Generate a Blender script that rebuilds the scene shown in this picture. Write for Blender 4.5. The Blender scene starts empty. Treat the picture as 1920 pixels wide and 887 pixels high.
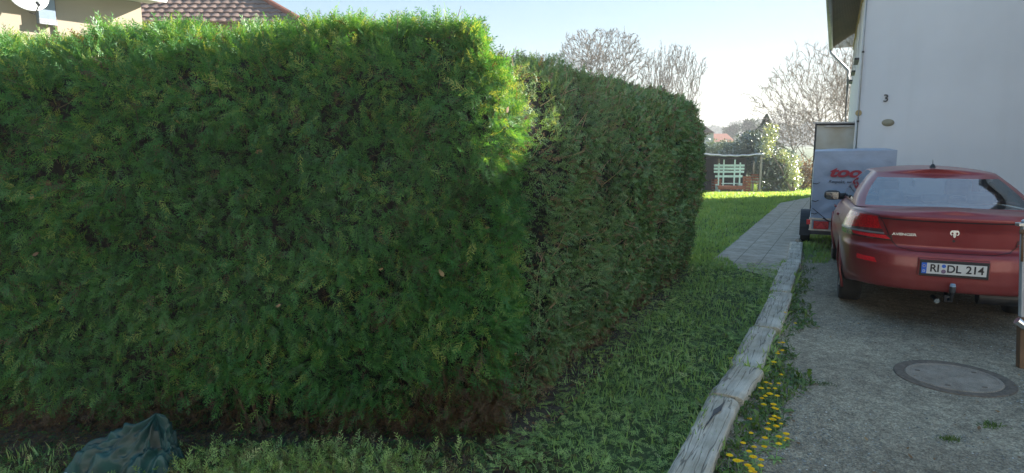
import bpy, math, random
import numpy as np
from mathutils import Vector, Matrix
R = math.radians
rng = np.random.default_rng(7)
random.seed(7)
S = bpy.context.scene
COL = S.collection

# ------------------------------------------------------------------ camera, sky, sun
FPX = 1250.0
PITCH = math.atan(183.5 / FPX)
cam_d = bpy.data.cameras.new('camera')
cam_d.sensor_width = 36.0
cam_d.lens = FPX / 1920 * 36
cam_d.clip_end = 5000
cam_d.clip_start = 0.05
cam = bpy.data.objects.new('camera', cam_d)
COL.objects.link(cam)
cam.location = (0, 0, 1.8)
cam.rotation_euler = (math.pi / 2 - PITCH, 0, 0)
S.camera = cam

SUN_AZ, SUN_EL = R(64), R(26)
SUNV = Vector((math.sin(SUN_AZ) * math.cos(SUN_EL), math.cos(SUN_AZ) * math.cos(SUN_EL), math.sin(SUN_EL)))
world = bpy.data.worlds.new("World")
S.world = world
world.use_nodes = True
wn = world.node_tree
wn.nodes.clear()
sky = wn.nodes.new('ShaderNodeTexSky')
sky.sky_type = 'NISHITA'
sky.sun_disc = False
sky.sun_elevation = SUN_EL
sky.sun_rotation = SUN_AZ
sky.air_density = 1.0
sky.dust_density = 0.5
sky.ozone_density = 1.2
bg = wn.nodes.new('ShaderNodeBackground')
bg.inputs['Strength'].default_value = 0.15
wo = wn.nodes.new('ShaderNodeOutputWorld')
gm = wn.nodes.new('ShaderNodeGamma')      # softer contrast between the zenith and the bright horizon (thin high haze)
gm.inputs['Gamma'].default_value = 0.26
wn.links.new(sky.outputs[0], gm.inputs['Color'])
hs_ = wn.nodes.new('ShaderNodeHueSaturation')
hs_.inputs['Saturation'].default_value = 2.9
wn.links.new(gm.outputs[0], hs_.inputs['Color'])
wn.links.new(hs_.outputs[0], bg.inputs['Color'])
wn.links.new(bg.outputs[0], wo.inputs['Surface'])

sl = bpy.data.lights.new('sun', 'SUN')
sl.energy = 5.0
sl.angle = R(0.55)
sl.color = (1.0, 0.94, 0.84)
so = bpy.data.objects.new('sun', sl)
COL.objects.link(so)
so.location = (30, 20, 40)
so.rotation_euler = SUNV.to_track_quat('Z', 'Y').to_euler()

S.view_settings.view_transform = 'Standard'
S.view_settings.look = 'None'
S.view_settings.gamma = 1.0
S.view_settings.exposure = 2.10
S.render.engine = 'CYCLES'
S.cycles.use_denoising = True
S.cycles.max_bounces = 6
S.cycles.transparent_max_bounces = 12
S.cycles.volume_bounces = 0
S.cycles.caustics_reflective = False
S.cycles.caustics_refractive = False

# ------------------------------------------------------------------ helpers
def ray(px, py):
    v = 443.5 - py
    return np.array([px - 960.0, FPX * math.cos(PITCH) + v * math.sin(PITCH), -FPX * math.sin(PITCH) + v * math.cos(PITCH)])
def gp(px, py, h=0.0):
    d = ray(px, py)
    t = (h - 1.8) / d[2]
    return (d[0] * t, d[1] * t, h)
def at(px, py, Y):
    d = ray(px, py)
    t = Y / d[1]
    return (d[0] * t, Y, 1.8 + d[2] * t)
def lerp(a, b, t): return a + (b - a) * t
def ground_h(x, y):
    y = np.asarray(y, float)
    t = np.clip((y - 20.0) / 14.0, 0, 1)
    t = t * t * (3 - 2 * t) * 0.35 + t * 0.65
    return -0.9 * t

def hash3(i, j, k, seed):
    h = (i * 374761393 + j * 668265263 + k * 2147483647 + seed * 1442695041) & 0xFFFFFFFF
    h = ((h ^ (h >> 13)) * 1274126177) & 0xFFFFFFFF
    h = h ^ (h >> 16)
    return (h & 0xFFFFFF) / float(0xFFFFFF)
def noise3(P, scale, seed=0):
    Q = np.asarray(P, float) * scale
    I = np.floor(Q).astype(np.int64)
    F = Q - I
    F = F * F * (3 - 2 * F)
    r = 0
    for dx in (0, 1):
        for dy in (0, 1):
            for dz in (0, 1):
                w = (F[:, 0] if dx else 1 - F[:, 0]) * (F[:, 1] if dy else 1 - F[:, 1]) * (F[:, 2] if dz else 1 - F[:, 2])
                r = r + w * hash3(I[:, 0] + dx, I[:, 1] + dy, I[:, 2] + dz, seed)
    return r * 2 - 1
def fbm(P, scale, seed=0, octs=3):
    r = 0; a = 1.0; s = 0
    for o in range(octs):
        r = r + a * noise3(P, scale * 2 ** o, seed + o * 17); s += a; a *= .5
    return r / s

def link(o, parent=None):
    COL.objects.link(o)
    if parent: o.parent = parent
    return o
def tag(o, label=None, cat=None, group=None, kind=None):
    if label: o['label'] = label
    if cat: o['category'] = cat
    if group: o['group'] = group
    if kind: o['kind'] = kind
    return o
def empty(name, loc, az=0.0, **kw):
    o = bpy.data.objects.new(name, None)
    o.location = loc
    o.rotation_euler = (0, 0, -R(az))
    o.empty_display_size = .2
    COL.objects.link(o)
    return tag(o, **kw)

class MB:
    def __init__(s): s.v = []; s.f = []; s.m = []
    def add(s, vs, fs, mi=0):
        b = len(s.v)
        s.v += [tuple(map(float, v)) for v in vs]
        s.f += [tuple(b + i for i in f) for f in fs]
        s.m += [mi] * len(fs)
    def box(s, x0, x1, y0, y1, z0, z1, mi=0):
        s.add([(x0, y0, z0), (x1, y0, z0), (x1, y1, z0), (x0, y1, z0), (x0, y0, z1), (x1, y0, z1), (x1, y1, z1), (x0, y1, z1)],
              [(0, 3, 2, 1), (4, 5, 6, 7), (0, 1, 5, 4), (1, 2, 6, 5), (2, 3, 7, 6), (3, 0, 4, 7)], mi)
    def bar(s, p, q, w, h=None, mi=0):
        h = h or w
        p, q = Vector(p), Vector(q); d = (q - p).normalized()
        u = d.cross(Vector((0, 0, 1)))
        if u.length < 1e-3: u = Vector((1, 0, 0))
        u.normalize(); n = u.cross(d)
        vs = [c + u * a * w / 2 + n * b * h / 2 for c in (p, q) for a, b in ((-1, -1), (1, -1), (1, 1), (-1, 1))]
        s.add(vs, [(0, 1, 2, 3), (7, 6, 5, 4), (0, 4, 5, 1), (1, 5, 6, 2), (2, 6, 7, 3), (3, 7, 4, 0)], mi)
    def tube(s, pts, rad, n=10, mi=0, cap=True):
        pts = [Vector(p) for p in pts]
        rad = rad if isinstance(rad, (list, tuple)) else [rad] * len(pts)
        vs = []
        for i, p in enumerate(pts):
            d = (pts[min(i + 1, len(pts) - 1)] - pts[max(i - 1, 0)]).normalized()
            u = d.cross(Vector((0, 0, 1)))
            if u.length < 1e-2: u = Vector((1, 0, 0))
            u.normalize(); w = d.cross(u)
            vs += [p + (u * math.cos(t) + w * math.sin(t)) * rad[i] for t in [2 * math.pi * k / n for k in range(n)]]
        fs = [(i * n + k, i * n + (k + 1) % n, (i + 1) * n + (k + 1) % n, (i + 1) * n + k) for i in range(len(pts) - 1) for k in range(n)]
        if cap: fs += [tuple(range(n)), tuple(reversed(range((len(pts) - 1) * n, len(pts) * n)))]
        s.add(vs, fs, mi)
    def lathe(s, prof, c=(0, 0, 0), axis='z', n=32, mi=0):
        vs = []
        for r, h in prof:
            for k in range(n):
                t = 2 * math.pi * k / n
                a, b = r * math.cos(t), r * math.sin(t)
                vs.append({'z': (a, b, h), 'x': (h, a, b), 'y': (a, h, b)}[axis])
        vs = [(v[0] + c[0], v[1] + c[1], v[2] + c[2]) for v in vs]
        fs = [(i * n + k, i * n + (k + 1) % n, (i + 1) * n + (k + 1) % n, (i + 1) * n + k) for i in range(len(prof) - 1) for k in range(n)]
        s.add(vs, fs, mi)
    def grid(s, G, mi=0):       # G[i][j] points
        ni, nj = len(G), len(G[0])
        s.add([p for r in G for p in r], [(i * nj + j, i * nj + j + 1, (i + 1) * nj + j + 1, (i + 1) * nj + j) for i in range(ni - 1) for j in range(nj - 1)], mi)
    def build(s, name, mat, parent=None, bevel=0, smooth=False, solid=0, recalc=True):
        me = bpy.data.meshes.new(name)
        me.from_pydata(s.v, [], s.f)
        mats = mat if isinstance(mat, (list, tuple)) else [mat]
        for m in mats: me.materials.append(m)
        me.polygons.foreach_set('material_index', s.m)
        if recalc:
            import bmesh
            bm = bmesh.new(); bm.from_mesh(me); bmesh.ops.recalc_face_normals(bm, faces=bm.faces); bm.to_mesh(me); bm.free()
        if smooth: me.polygons.foreach_set('use_smooth', [True] * len(me.polygons))
        me.update()
        o = link(bpy.data.objects.new(name, me), parent)
        if solid:
            md = o.modifiers.new('solid', 'SOLIDIFY'); md.thickness = solid; md.offset = -1
        if bevel:
            md = o.modifiers.new('bevel', 'BEVEL'); md.width = bevel; md.segments = 2; md.limit_method = 'ANGLE'
        return o

def np_mesh(name, V, T, mat, parent=None, attrs=None, smooth=False):
    """V Nx3, T Mx3 triangles (or Mx4)"""
    me = bpy.data.meshes.new(name)
    k = T.shape[1]
    me.vertices.add(len(V)); me.vertices.foreach_set('co', V.astype(np.float32).ravel())
    me.loops.add(T.size); me.loops.foreach_set('vertex_index', T.astype(np.int32).ravel())
    me.polygons.add(len(T))
    me.polygons.foreach_set('loop_start', np.arange(0, T.size, k, dtype=np.int32))
    me.polygons.foreach_set('loop_total', np.full(len(T), k, dtype=np.int32))
    for m in (mat if isinstance(mat, (list, tuple)) else [mat]): me.materials.append(m)
    for an, av in (attrs or {}).items():
        a = me.attributes.new(an, 'FLOAT', 'POINT'); a.data.foreach_set('value', av.astype(np.float32))
    if smooth: me.polygons.foreach_set('use_smooth', np.ones(len(T), dtype=bool))
    me.update(calc_edges=True)
    me.validate()
    return link(bpy.data.objects.new(name, me), parent)

def text_mesh(name, body, size, mat, parent, loc, rot, bold=0.0, shear=0.0, extrude=0.002, sx=1.0, align='CENTER'):
    cu = bpy.data.curves.new(name, 'FONT')
    cu.body = body; cu.size = size; cu.align_x = align; cu.align_y = 'CENTER'
    cu.offset = bold; cu.shear = shear; cu.extrude = extrude
    t = bpy.data.objects.new(name, cu); COL.objects.link(t)
    dg = bpy.context.evaluated_depsgraph_get()
    me = bpy.data.meshes.new_from_object(t.evaluated_get(dg))
    bpy.data.objects.remove(t)
    me.name = name
    me.materials.clear(); me.materials.append(mat)
    o = link(bpy.data.objects.new(name, me), parent)
    o.location = loc; o.rotation_euler = rot; o.scale = (sx, 1, 1)
    return o

# ------------------------------------------------------------------ materials
def nodes(name):
    m = bpy.data.materials.new(name); m.use_nodes = True
    nt = m.node_tree
    return m, nt, nt.nodes['Principled BSDF']
def N(nt, t, **kw):
    n = nt.nodes.new(t)
    for k, v in kw.items():
        if k in n.inputs.keys(): n.inputs[k].default_value = v
        else: setattr(n, k, v)
    return n
def ramp(nt, fac, stops, interp='LINEAR'):
    r = nt.nodes.new('ShaderNodeValToRGB'); r.color_ramp.interpolation = interp
    e = r.color_ramp.elements
    while len(e) < len(stops): e.new(.5)
    for q, (p, c) in zip(e, stops):
        q.position = p; q.color = (*c, 1) if len(c) == 3 else c
    nt.links.new(fac, r.inputs['Fac'])
    return r
def coords(nt, scale=(1, 1, 1), rot=(0, 0, 0)):
    tc = nt.nodes.new('ShaderNodeTexCoord'); mp = nt.nodes.new('ShaderNodeMapping')
    mp.inputs['Scale'].default_value = scale; mp.inputs['Rotation'].default_value = rot
    nt.links.new(tc.outputs['Object'], mp.inputs['Vector'])
    return mp.outputs[0]
def mixc(nt, fac, a, b, mode='MIX'):
    m = nt.nodes.new('ShaderNodeMix'); m.data_type = 'RGBA'; m.blend_type = mode
    for sock, v in ((m.inputs[0], fac), (m.inputs[6], a), (m.inputs[7], b)):
        if isinstance(v, (int, float)): sock.default_value = v
        elif isinstance(v, tuple): sock.default_value = (*v, 1)
        else: nt.links.new(v, sock)
    return m.outputs[2]
def bump(nt, h, strength=.4, dist=.01):
    b = nt.nodes.new('ShaderNodeBump'); b.inputs['Strength'].default_value = strength; b.inputs['Distance'].default_value = dist
    nt.links.new(h, b.inputs['Height'])
    return b.outputs[0]
def mat(name, color, rough=.6, metal=0.0, var=.12, scale=8.0, bmp=0.0, coat=0.0, dark=None, nscale=(1, 1, 1), spec=.5):
    """plain surface with noise in its colour and roughness"""
    m, nt, p = nodes(name)
    c = coords(nt, nscale)
    n = N(nt, 'ShaderNodeTexNoise', Scale=scale, Detail=6.0, Roughness=.62); nt.links.new(c, n.inputs['Vector'])
    lo = tuple(x * (1 - var) for x in color) if dark is None else dark
    hi = tuple(min(1, x * (1 + var)) for x in color)
    r = ramp(nt, n.outputs[0], [(.32, lo), (.7, hi)])
    nt.links.new(r.outputs[0], p.inputs['Base Color'])
    rr = N(nt, 'ShaderNodeMapRange'); rr.inputs['To Min'].default_value = max(0, rough - .08); rr.inputs['To Max'].default_value = min(1, rough + .1)
    nt.links.new(n.outputs[0], rr.inputs['Value']); nt.links.new(rr.outputs[0], p.inputs['Roughness'])
    p.inputs['Metallic'].default_value = metal
    p.inputs['Coat Weight'].default_value = coat
    p.inputs['Specular IOR Level'].default_value = spec
    if bmp: nt.links.new(bump(nt, n.outputs[0], bmp, .02), p.inputs['Normal'])
    return m
def leaf_mat(name, stops, transl=.35, gloss=.12, rough=.4, attr='tint'):
    """leaf: diffuse + translucent + a little gloss, colour by a per-leaf value"""
    m = bpy.data.materials.new(name); m.use_nodes = True; nt = m.node_tree; nt.nodes.clear()
    a = N(nt, 'ShaderNodeAttribute', attribute_name=attr)
    r = ramp(nt, a.outputs['Fac'], stops)
    d = N(nt, 'ShaderNodeBsdfDiffuse'); t = N(nt, 'ShaderNodeBsdfTranslucent'); g = N(nt, 'ShaderNodeBsdfGlossy', Roughness=rough)
    nt.links.new(r.outputs[0], d.inputs['Color'])
    tc = mixc(nt, .7, r.outputs[0], (2.6, 1.9, .45), 'MULTIPLY')
    nt.links.new(tc, t.inputs['Color'])
    g.inputs['Color'].default_value = (.8, .85, .8, 1)
    m1 = N(nt, 'ShaderNodeMixShader'); m1.inputs[0].default_value = transl
    nt.links.new(d.outputs[0], m1.inputs[1]); nt.links.new(t.outputs[0], m1.inputs[2])
    m2 = N(nt, 'ShaderNodeMixShader'); m2.inputs[0].default_value = gloss
    nt.links.new(m1.outputs[0], m2.inputs[1]); nt.links.new(g.outputs[0], m2.inputs[2])
    o = N(nt, 'ShaderNodeOutputMaterial'); nt.links.new(m2.outputs[0], o.inputs['Surface'])
    return m

M = {}
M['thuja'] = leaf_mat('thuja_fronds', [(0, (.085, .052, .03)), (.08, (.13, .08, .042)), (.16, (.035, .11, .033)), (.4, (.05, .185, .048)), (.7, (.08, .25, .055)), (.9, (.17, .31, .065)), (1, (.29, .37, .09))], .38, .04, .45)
M['run'] = leaf_mat('dull_hedge_leaves', [(0, (.15, .10, .06)), (.08, (.24, .16, .09)), (.16, (.07, .13, .05)), (.5, (.12, .25, .09)), (.8, (.19, .33, .13)), (1, (.27, .34, .15))], .22, .05, .5)
M['clip'] = leaf_mat('cut_fronds', [(0, (.12, .08, .04)), (.12, (.18, .15, .06)), (.2, (.17, .30, .09)), (.55, (.33, .50, .15)), (.85, (.45, .60, .2)), (1, (.60, .64, .32))], .25, .05, .45)
M['grass'] = leaf_mat('grass_blades', [(0, (.16, .24, .09)), (.5, (.23, .40, .13)), (.85, (.30, .48, .15)), (1, (.46, .52, .25))], .35, .06, .5)
M['weed'] = leaf_mat('dark_weeds', [(0, (.05, .08, .02)), (.5, (.09, .17, .035)), (.85, (.15, .25, .05)), (1, (.26, .3, .1))], .3, .05, .5)
M['laurel'] = leaf_mat('glossy_laurel_leaves', [(0, (.02, .04, .012)), (.5, (.04, .08, .02)), (1, (.08, .14, .03))], .2, .3, .28)
M['laurel_pale'] = leaf_mat('pale_and_sunlit_leaves', [(0, (.10, .16, .05)), (.5, (.2, .28, .10)), (1, (.4, .46, .25))], .35, .3, .3)  # pale shrub green; on the laurel it stands for sunlight
M['pine'] = leaf_mat('evergreen_needles', [(0, (.02, .035, .02)), (.5, (.03, .06, .03)), (1, (.05, .09, .04))], .15, .03, .6)
M['brownleaf'] = leaf_mat('dry_leaves', [(0, (.10, .055, .025)), (.5, (.22, .12, .05)), (1, (.4, .27, .14))], .25, .05, .5)
M['yellow'] = leaf_mat('dandelion_petals', [(0, (.86, .60, .01)), (1, (.98, .80, .05))], .2, .02, .6)
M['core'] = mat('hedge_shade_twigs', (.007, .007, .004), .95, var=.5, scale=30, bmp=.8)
M['twig'] = mat('brown_twigs', (.13, .085, .05), .85, var=.4, scale=40)
M['twig_pale'] = mat('cut_twig_ends', (.42, .30, .18), .8, var=.3, scale=60)
M['bark'] = mat('grey_brown_bark', (.24, .20, .17), .9, var=.35, scale=12, bmp=.5)
M['bark_warm'] = mat('reddish_bark', (.27, .205, .155), .9, var=.35, scale=12, bmp=.5)
M['dirt'] = mat('dark_soil', (.065, .052, .038), .95, var=.6, scale=30, bmp=.8)

def wall_mat(name, col, stain):
    m, nt, p = nodes(name)
    c = coords(nt)
    n1 = N(nt, 'ShaderNodeTexNoise', Scale=.5, Detail=5.0, Roughness=.6); nt.links.new(c, n1.inputs['Vector'])
    n2 = N(nt, 'ShaderNodeTexNoise', Scale=120.0, Detail=4.0); nt.links.new(c, n2.inputs['Vector'])
    cs = coords(nt, (2.2, 2.2, .12))
    n3 = N(nt, 'ShaderNodeTexNoise', Scale=1.6, Detail=6.0, Roughness=.7); nt.links.new(cs, n3.inputs['Vector'])
    r1 = ramp(nt, n1.outputs[0], [(.3, tuple(x * .88 for x in col)), (.7, col)])
    r3 = ramp(nt, n3.outputs[0], [(.52, (0, 0, 0)), (.85, (.22, .22, .22))])
    c1 = mixc(nt, r3.outputs[0], r1.outputs[0], stain)
    nt.links.new(c1, p.inputs['Base Color'])
    p.inputs['Roughness'].default_value = .92
    p.inputs['Specular IOR Level'].default_value = .2
    nt.links.new(bump(nt, n2.outputs[0], .35, .004), p.inputs['Normal'])
    return m
M['white_wall'] = wall_mat('white_render', (.80, .81, .84), (.58, .58, .57))
M['beige_wall'] = wall_mat('beige_render', (.42, .36, .28), (.28, .24, .19))
M['far_wall'] = wall_mat('cream_render', (.74, .70, .62), (.5, .47, .42))
M['white_pvc'] = mat('white_plastic', (.72, .74, .76), .35, var=.05)
M['blue_pvc'] = mat('pale_blue_plastic', (.22, .29, .38), .4, var=.06)
M['zinc'] = mat('dull_zinc', (.38, .39, .40), .45, .8, var=.2)
M['steel'] = mat('galvanised_steel', (.52, .53, .54), .36, .9, var=.2, scale=25)
M['pale_metal'] = mat('weathered_galvanised_tube', (.42, .43, .44), .5, .2, var=.25, scale=25, nscale=(1, 1, .2))
M['darkmetal'] = mat('dark_metal', (.06, .06, .065), .5, .6, var=.3)
M['soffit'] = mat('brown_soffit_boards', (.12, .075, .05), .75, var=.3, scale=3, nscale=(1, .2, 1))
M['yellowwood'] = mat('yellow_brown_timber', (.46, .34, .17), .7, var=.2)
M['rust'] = mat('brown_wood_post', (.17, .10, .055), .85, var=.35, scale=20, nscale=(1, 1, .15), bmp=.4)
M['plastic'] = mat('black_plastic', (.022, .023, .026), .55, var=.3, scale=20)
M['rubber'] = mat('dusty_tyre_rubber', (.035, .034, .033), .85, var=.4, scale=14, bmp=.2)
M['chrome'] = mat('chrome', (.75, .76, .78), .18, 1.0, var=.05)
M['alloy'] = mat('alloy_rim', (.5, .5, .51), .35, .9, var=.1)
M['silver'] = mat('silver_trim', (.33, .33, .35), .38, .5, var=.1)
M['interior'] = mat('grey_seat_fabric', (.16, .18, .19), .9, var=.2)
M['turq'] = mat('pale_turquoise_paint', (.50, .68, .66), .6, var=.14, scale=14)
M['redwood'] = mat('reddish_brown_stain', (.24, .075, .035), .7, var=.3, scale=12)
M['greywood'] = mat('weathered_grey_post', (.27, .25, .22), .85, var=.3, scale=9, nscale=(1, 1, .2), bmp=.3)
M['darkcloth'] = mat('dark_grey_tarp', (.018, .02, .022), .8, var=.4, scale=4)
M['silvertarp'] = mat('silver_roof_edge', (.42, .45, .5), .4, .3, var=.25, scale=10)
M['black_print'] = mat('dark_grey_print', (.05, .05, .06), .6, var=.1)
M['red_print'] = mat('red_print', (.42, .03, .045), .55, var=.12)
M['plate_white'] = mat('plate_white', (.62, .62, .6), .45, var=.06)
M['plate_blue'] = mat('plate_blue', (.015, .12, .55), .4, var=.08)
M['plate_black'] = mat('plate_black', (.015, .015, .018), .45, var=.1)
M['seal_red'] = mat('seal_grey_red', (.18, .12, .20), .5, var=.3, scale=80)
M['galv_blue'] = mat('blue_grey_panel', (.27, .36, .46), .45, .3, var=.15)
M['roofred'] = mat('red_roof_tiles', (.28, .10, .06), .85, var=.25, scale=3)
M['hill'] = mat('hazy_hillside', (.06, .08, .05), .95, var=.5, scale=.03)

def tile_mat():
    m, nt, p = nodes('brown_roof_tiles')
    c = coords(nt)
    n = N(nt, 'ShaderNodeTexNoise', Scale=2.0, Detail=6.0); nt.links.new(c, n.inputs['Vector'])
    r = ramp(nt, n.outputs[0], [(.3, (.13, .085, .07)), (.75, (.27, .185, .15))])
    nt.links.new(r.outputs[0], p.inputs['Base Color']); p.inputs['Roughness'].default_value = .8
    return m
M['tiles'] = tile_mat()

def glass_mat(name, tint, transp, rough=.03, top=1.0):
    m = bpy.data.materials.new(name); m.use_nodes = True; nt = m.node_tree; nt.nodes.clear()
    t = N(nt, 'ShaderNodeBsdfTransparent'); t.inputs[0].default_value = (*tint, 1)
    g = N(nt, 'ShaderNodeBsdfGlossy', Roughness=rough); g.inputs['Color'].default_value = (.9, .95, 1, 1)
    f = N(nt, 'ShaderNodeFresnel'); f.inputs[0].default_value = 1.6
    mr = N(nt, 'ShaderNodeMapRange'); mr.inputs['To Min'].default_value = 1 - transp; mr.inputs['To Max'].default_value = top
    nt.links.new(f.outputs[0], mr.inputs['Value'])
    x = N(nt, 'ShaderNodeMixShader'); nt.links.new(mr.outputs[0], x.inputs[0])
    nt.links.new(t.outputs[0], x.inputs[1]); nt.links.new(g.outputs[0], x.inputs[2])
    o = N(nt, 'ShaderNodeOutputMaterial'); nt.links.new(x.outputs[0], o.inputs['Surface'])
    return m
M['car_glass'] = glass_mat('car_glass', (.62, .74, .74), .82, .03, .8)
M['side_glass'] = glass_mat('dark_side_glass', (.18, .22, .22), .8)
M['window'] = glass_mat('window_glass', (.25, .28, .3), .75)
M['frosted'] = glass_mat('dirty_translucent_panel', (.8, .78, .7), .35, .5)
m, nt, p = nodes('panel_plastic_sheet')
c = coords(nt); n = N(nt, 'ShaderNodeTexNoise', Scale=1.8, Detail=3.0); nt.links.new(c, n.inputs['Vector'])
r = ramp(nt, n.outputs[0], [(.35, (.42, .36, .26)), (.65, (.55, .54, .50))]); nt.links.new(r.outputs[0], p.inputs['Base Color'])
p.inputs['Roughness'].default_value = .35
M['sheet'] = m

def paint_mat():
    m, nt, p = nodes('dusty_red_car_paint')
    c = coords(nt)
    n = N(nt, 'ShaderNodeTexNoise', Scale=2.5, Detail=6.0, Roughness=.65); nt.links.new(c, n.inputs['Vector'])
    f = N(nt, 'ShaderNodeTexNoise', Scale=400.0, Detail=1.0); nt.links.new(c, f.inputs['Vector'])
    r = ramp(nt, n.outputs[0], [(.3, (.225, .012, .016)), (.75, (.27, .026, .028))])
    g = N(nt, 'ShaderNodeNewGeometry'); sp = N(nt, 'ShaderNodeSeparateXYZ')
    tc = N(nt, 'ShaderNodeTexCoord'); nt.links.new(tc.outputs['Object'], sp.inputs[0])
    low = N(nt, 'ShaderNodeMapRange'); low.inputs['From Min'].default_value = .75; low.inputs['From Max'].default_value = .3
    low.inputs['To Min'].default_value = .14; low.inputs['To Max'].default_value = .4
    nt.links.new(sp.outputs['Z'], low.inputs['Value'])
    mm = N(nt, 'ShaderNodeMath', operation='MULTIPLY'); nt.links.new(low.outputs[0], mm.inputs[0]); nt.links.new(n.outputs[0], mm.inputs[1])
    cc = mixc(nt, mm.outputs[0], r.outputs[0], (.24, .19, .16))
    nt.links.new(cc, p.inputs['Base Color'])
    p.inputs['Metallic'].default_value = .25
    rr = N(nt, 'ShaderNodeMapRange'); rr.inputs['To Min'].default_value = .3; rr.inputs['To Max'].default_value = .5
    nt.links.new(n.outputs[0], rr.inputs['Value']); nt.links.new(rr.outputs[0], p.inputs['Roughness'])
    p.inputs['Coat Weight'].default_value = .5; p.inputs['Coat Roughness'].default_value = .14
    return m
M['paint'] = paint_mat()
def lamp_mat(name, col, scale=60):
    m, nt, p = nodes(name)
    c = coords(nt)
    v = N(nt, 'ShaderNodeTexVoronoi', Scale=scale); nt.links.new(c, v.inputs['Vector'])
    r = ramp(nt, v.outputs['Distance'], [(0, tuple(min(1, x * 1.5) for x in col)), (.7, tuple(x * .7 for x in col))])
    nt.links.new(r.outputs[0], p.inputs['Base Color']); p.inputs['Roughness'].default_value = .25
    p.inputs['Coat Weight'].default_value = 1.0
    return m
M['lamp_red'] = lamp_mat('red_lamp_lens', (.55, .01, .015))
M['lamp_bright'] = lamp_mat('bright_red_lens', (.95, .03, .04), 90)
M['lamp_clear'] = mat('smoky_clear_lens', (.10, .045, .045), .25, .0, var=.2, coat=1.0)

def gravel_mat():
    m, nt, p = nodes('driveway_grit')
    c = coords(nt)
    big = N(nt, 'ShaderNodeTexNoise', Scale=.55, Detail=5.0, Roughness=.6); nt.links.new(c, big.inputs['Vector'])
    mid = N(nt, 'ShaderNodeTexNoise', Scale=9.0, Detail=8.0, Roughness=.75); nt.links.new(c, mid.inputs['Vector'])
    v = N(nt, 'ShaderNodeTexVoronoi', Scale=80.0); nt.links.new(c, v.inputs['Vector'])
    v2 = N(nt, 'ShaderNodeTexVoronoi', Scale=160.0); nt.links.new(c, v2.inputs['Vector'])
    r1 = ramp(nt, v.outputs['Color'], [(.15, (.15, .135, .11)), (.5, (.34, .315, .265)), (.85, (.62, .58, .49))])
    r2 = ramp(nt, v2.outputs['Color'], [(.2, (.21, .19, .155)), (.8, (.51, .475, .40))])
    a = mixc(nt, .5, r1.outputs[0], r2.outputs[0])
    rb = ramp(nt, big.outputs[0], [(.34, (.58, .51, .43)), (.5, (1.0, .93, .83)), (.68, (1.3, 1.22, 1.08))])
    b = mixc(nt, 1.0, a, rb.outputs[0], 'MULTIPLY')
    rm = ramp(nt, mid.outputs[0], [(.36, (.48, .46, .42)), (.62, (1.15, 1.14, 1.08))])
    cc = mixc(nt, .75, b, rm.outputs[0], 'MULTIPLY')
    nt.links.new(cc, p.inputs['Base Color']); p.inputs['Roughness'].default_value = .93
    h = mixc(nt, .4, v.outputs['Distance'], mid.outputs[0])
    nt.links.new(bump(nt, h, .9, .02), p.inputs['Normal'])
    return m
M['gravel'] = gravel_mat()
M['stone'] = leaf_mat('loose_stones', [(0, (.10, .10, .095)), (.5, (.3, .29, .26)), (.9, (.55, .53, .48)), (1, (.78, .75, .68))], 0, .03, .6)

def ground_mat():
    m, nt, p = nodes('grass_and_soil')
    c = coords(nt)
    n1 = N(nt, 'ShaderNodeTexNoise', Scale=1.2, Detail=8.0, Roughness=.7); nt.links.new(c, n1.inputs['Vector'])
    n2 = N(nt, 'ShaderNodeTexNoise', Scale=45.0, Detail=6.0, Roughness=.7); nt.links.new(c, n2.inputs['Vector'])
    r = ramp(nt, n1.outputs[0], [(.3, (.055, .085, .03)), (.55, (.08, .13, .04)), (.75, (.11, .125, .055))])
    r2 = ramp(nt, n2.outputs[0], [(.3, (.35, .35, .35)), (.7, (1.2, 1.2, 1.2))])
    nt.links.new(mixc(nt, .8, r.outputs[0], r2.outputs[0], 'MULTIPLY'), p.inputs['Base Color'])
    p.inputs['Roughness'].default_value = .95
    nt.links.new(bump(nt, n2.outputs[0], .8, .03), p.inputs['Normal'])
    return m
M['ground'] = ground_mat()

def slab_mat():
    m, nt, p = nodes('concrete_slabs')
    c = coords(nt)
    bt = N(nt, 'ShaderNodeTexBrick', Scale=1.0, offset=.0, squash=1.0)
    bt.inputs['Brick Width'].default_value = .333; bt.inputs['Row Height'].default_value = .333
    bt.inputs['Mortar Size'].default_value = .0055; bt.inputs['Mortar Smooth'].default_value = .3
    bt.inputs['Color1'].default_value = (.46, .39, .31, 1); bt.inputs['Color2'].default_value = (.54, .465, .38, 1)
    bt.inputs['Mortar'].default_value = (.14, .14, .09, 1)
    nt.links.new(c, bt.inputs['Vector'])
    n = N(nt, 'ShaderNodeTexNoise', Scale=6.0, Detail=8.0, Roughness=.7); nt.links.new(c, n.inputs['Vector'])
    r = ramp(nt, n.outputs[0], [(.35, (.62, .62, .58)), (.65, (1.05, 1.05, 1.05))])
    nt.links.new(mixc(nt, .9, bt.outputs['Color'], r.outputs[0], 'MULTIPLY'), p.inputs['Base Color'])
    p.inputs['Roughness'].default_value = .9
    nt.links.new(bump(nt, bt.outputs['Fac'], -.5, .01), p.inputs['Normal'])
    return m
M['slab'] = slab_mat()

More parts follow.
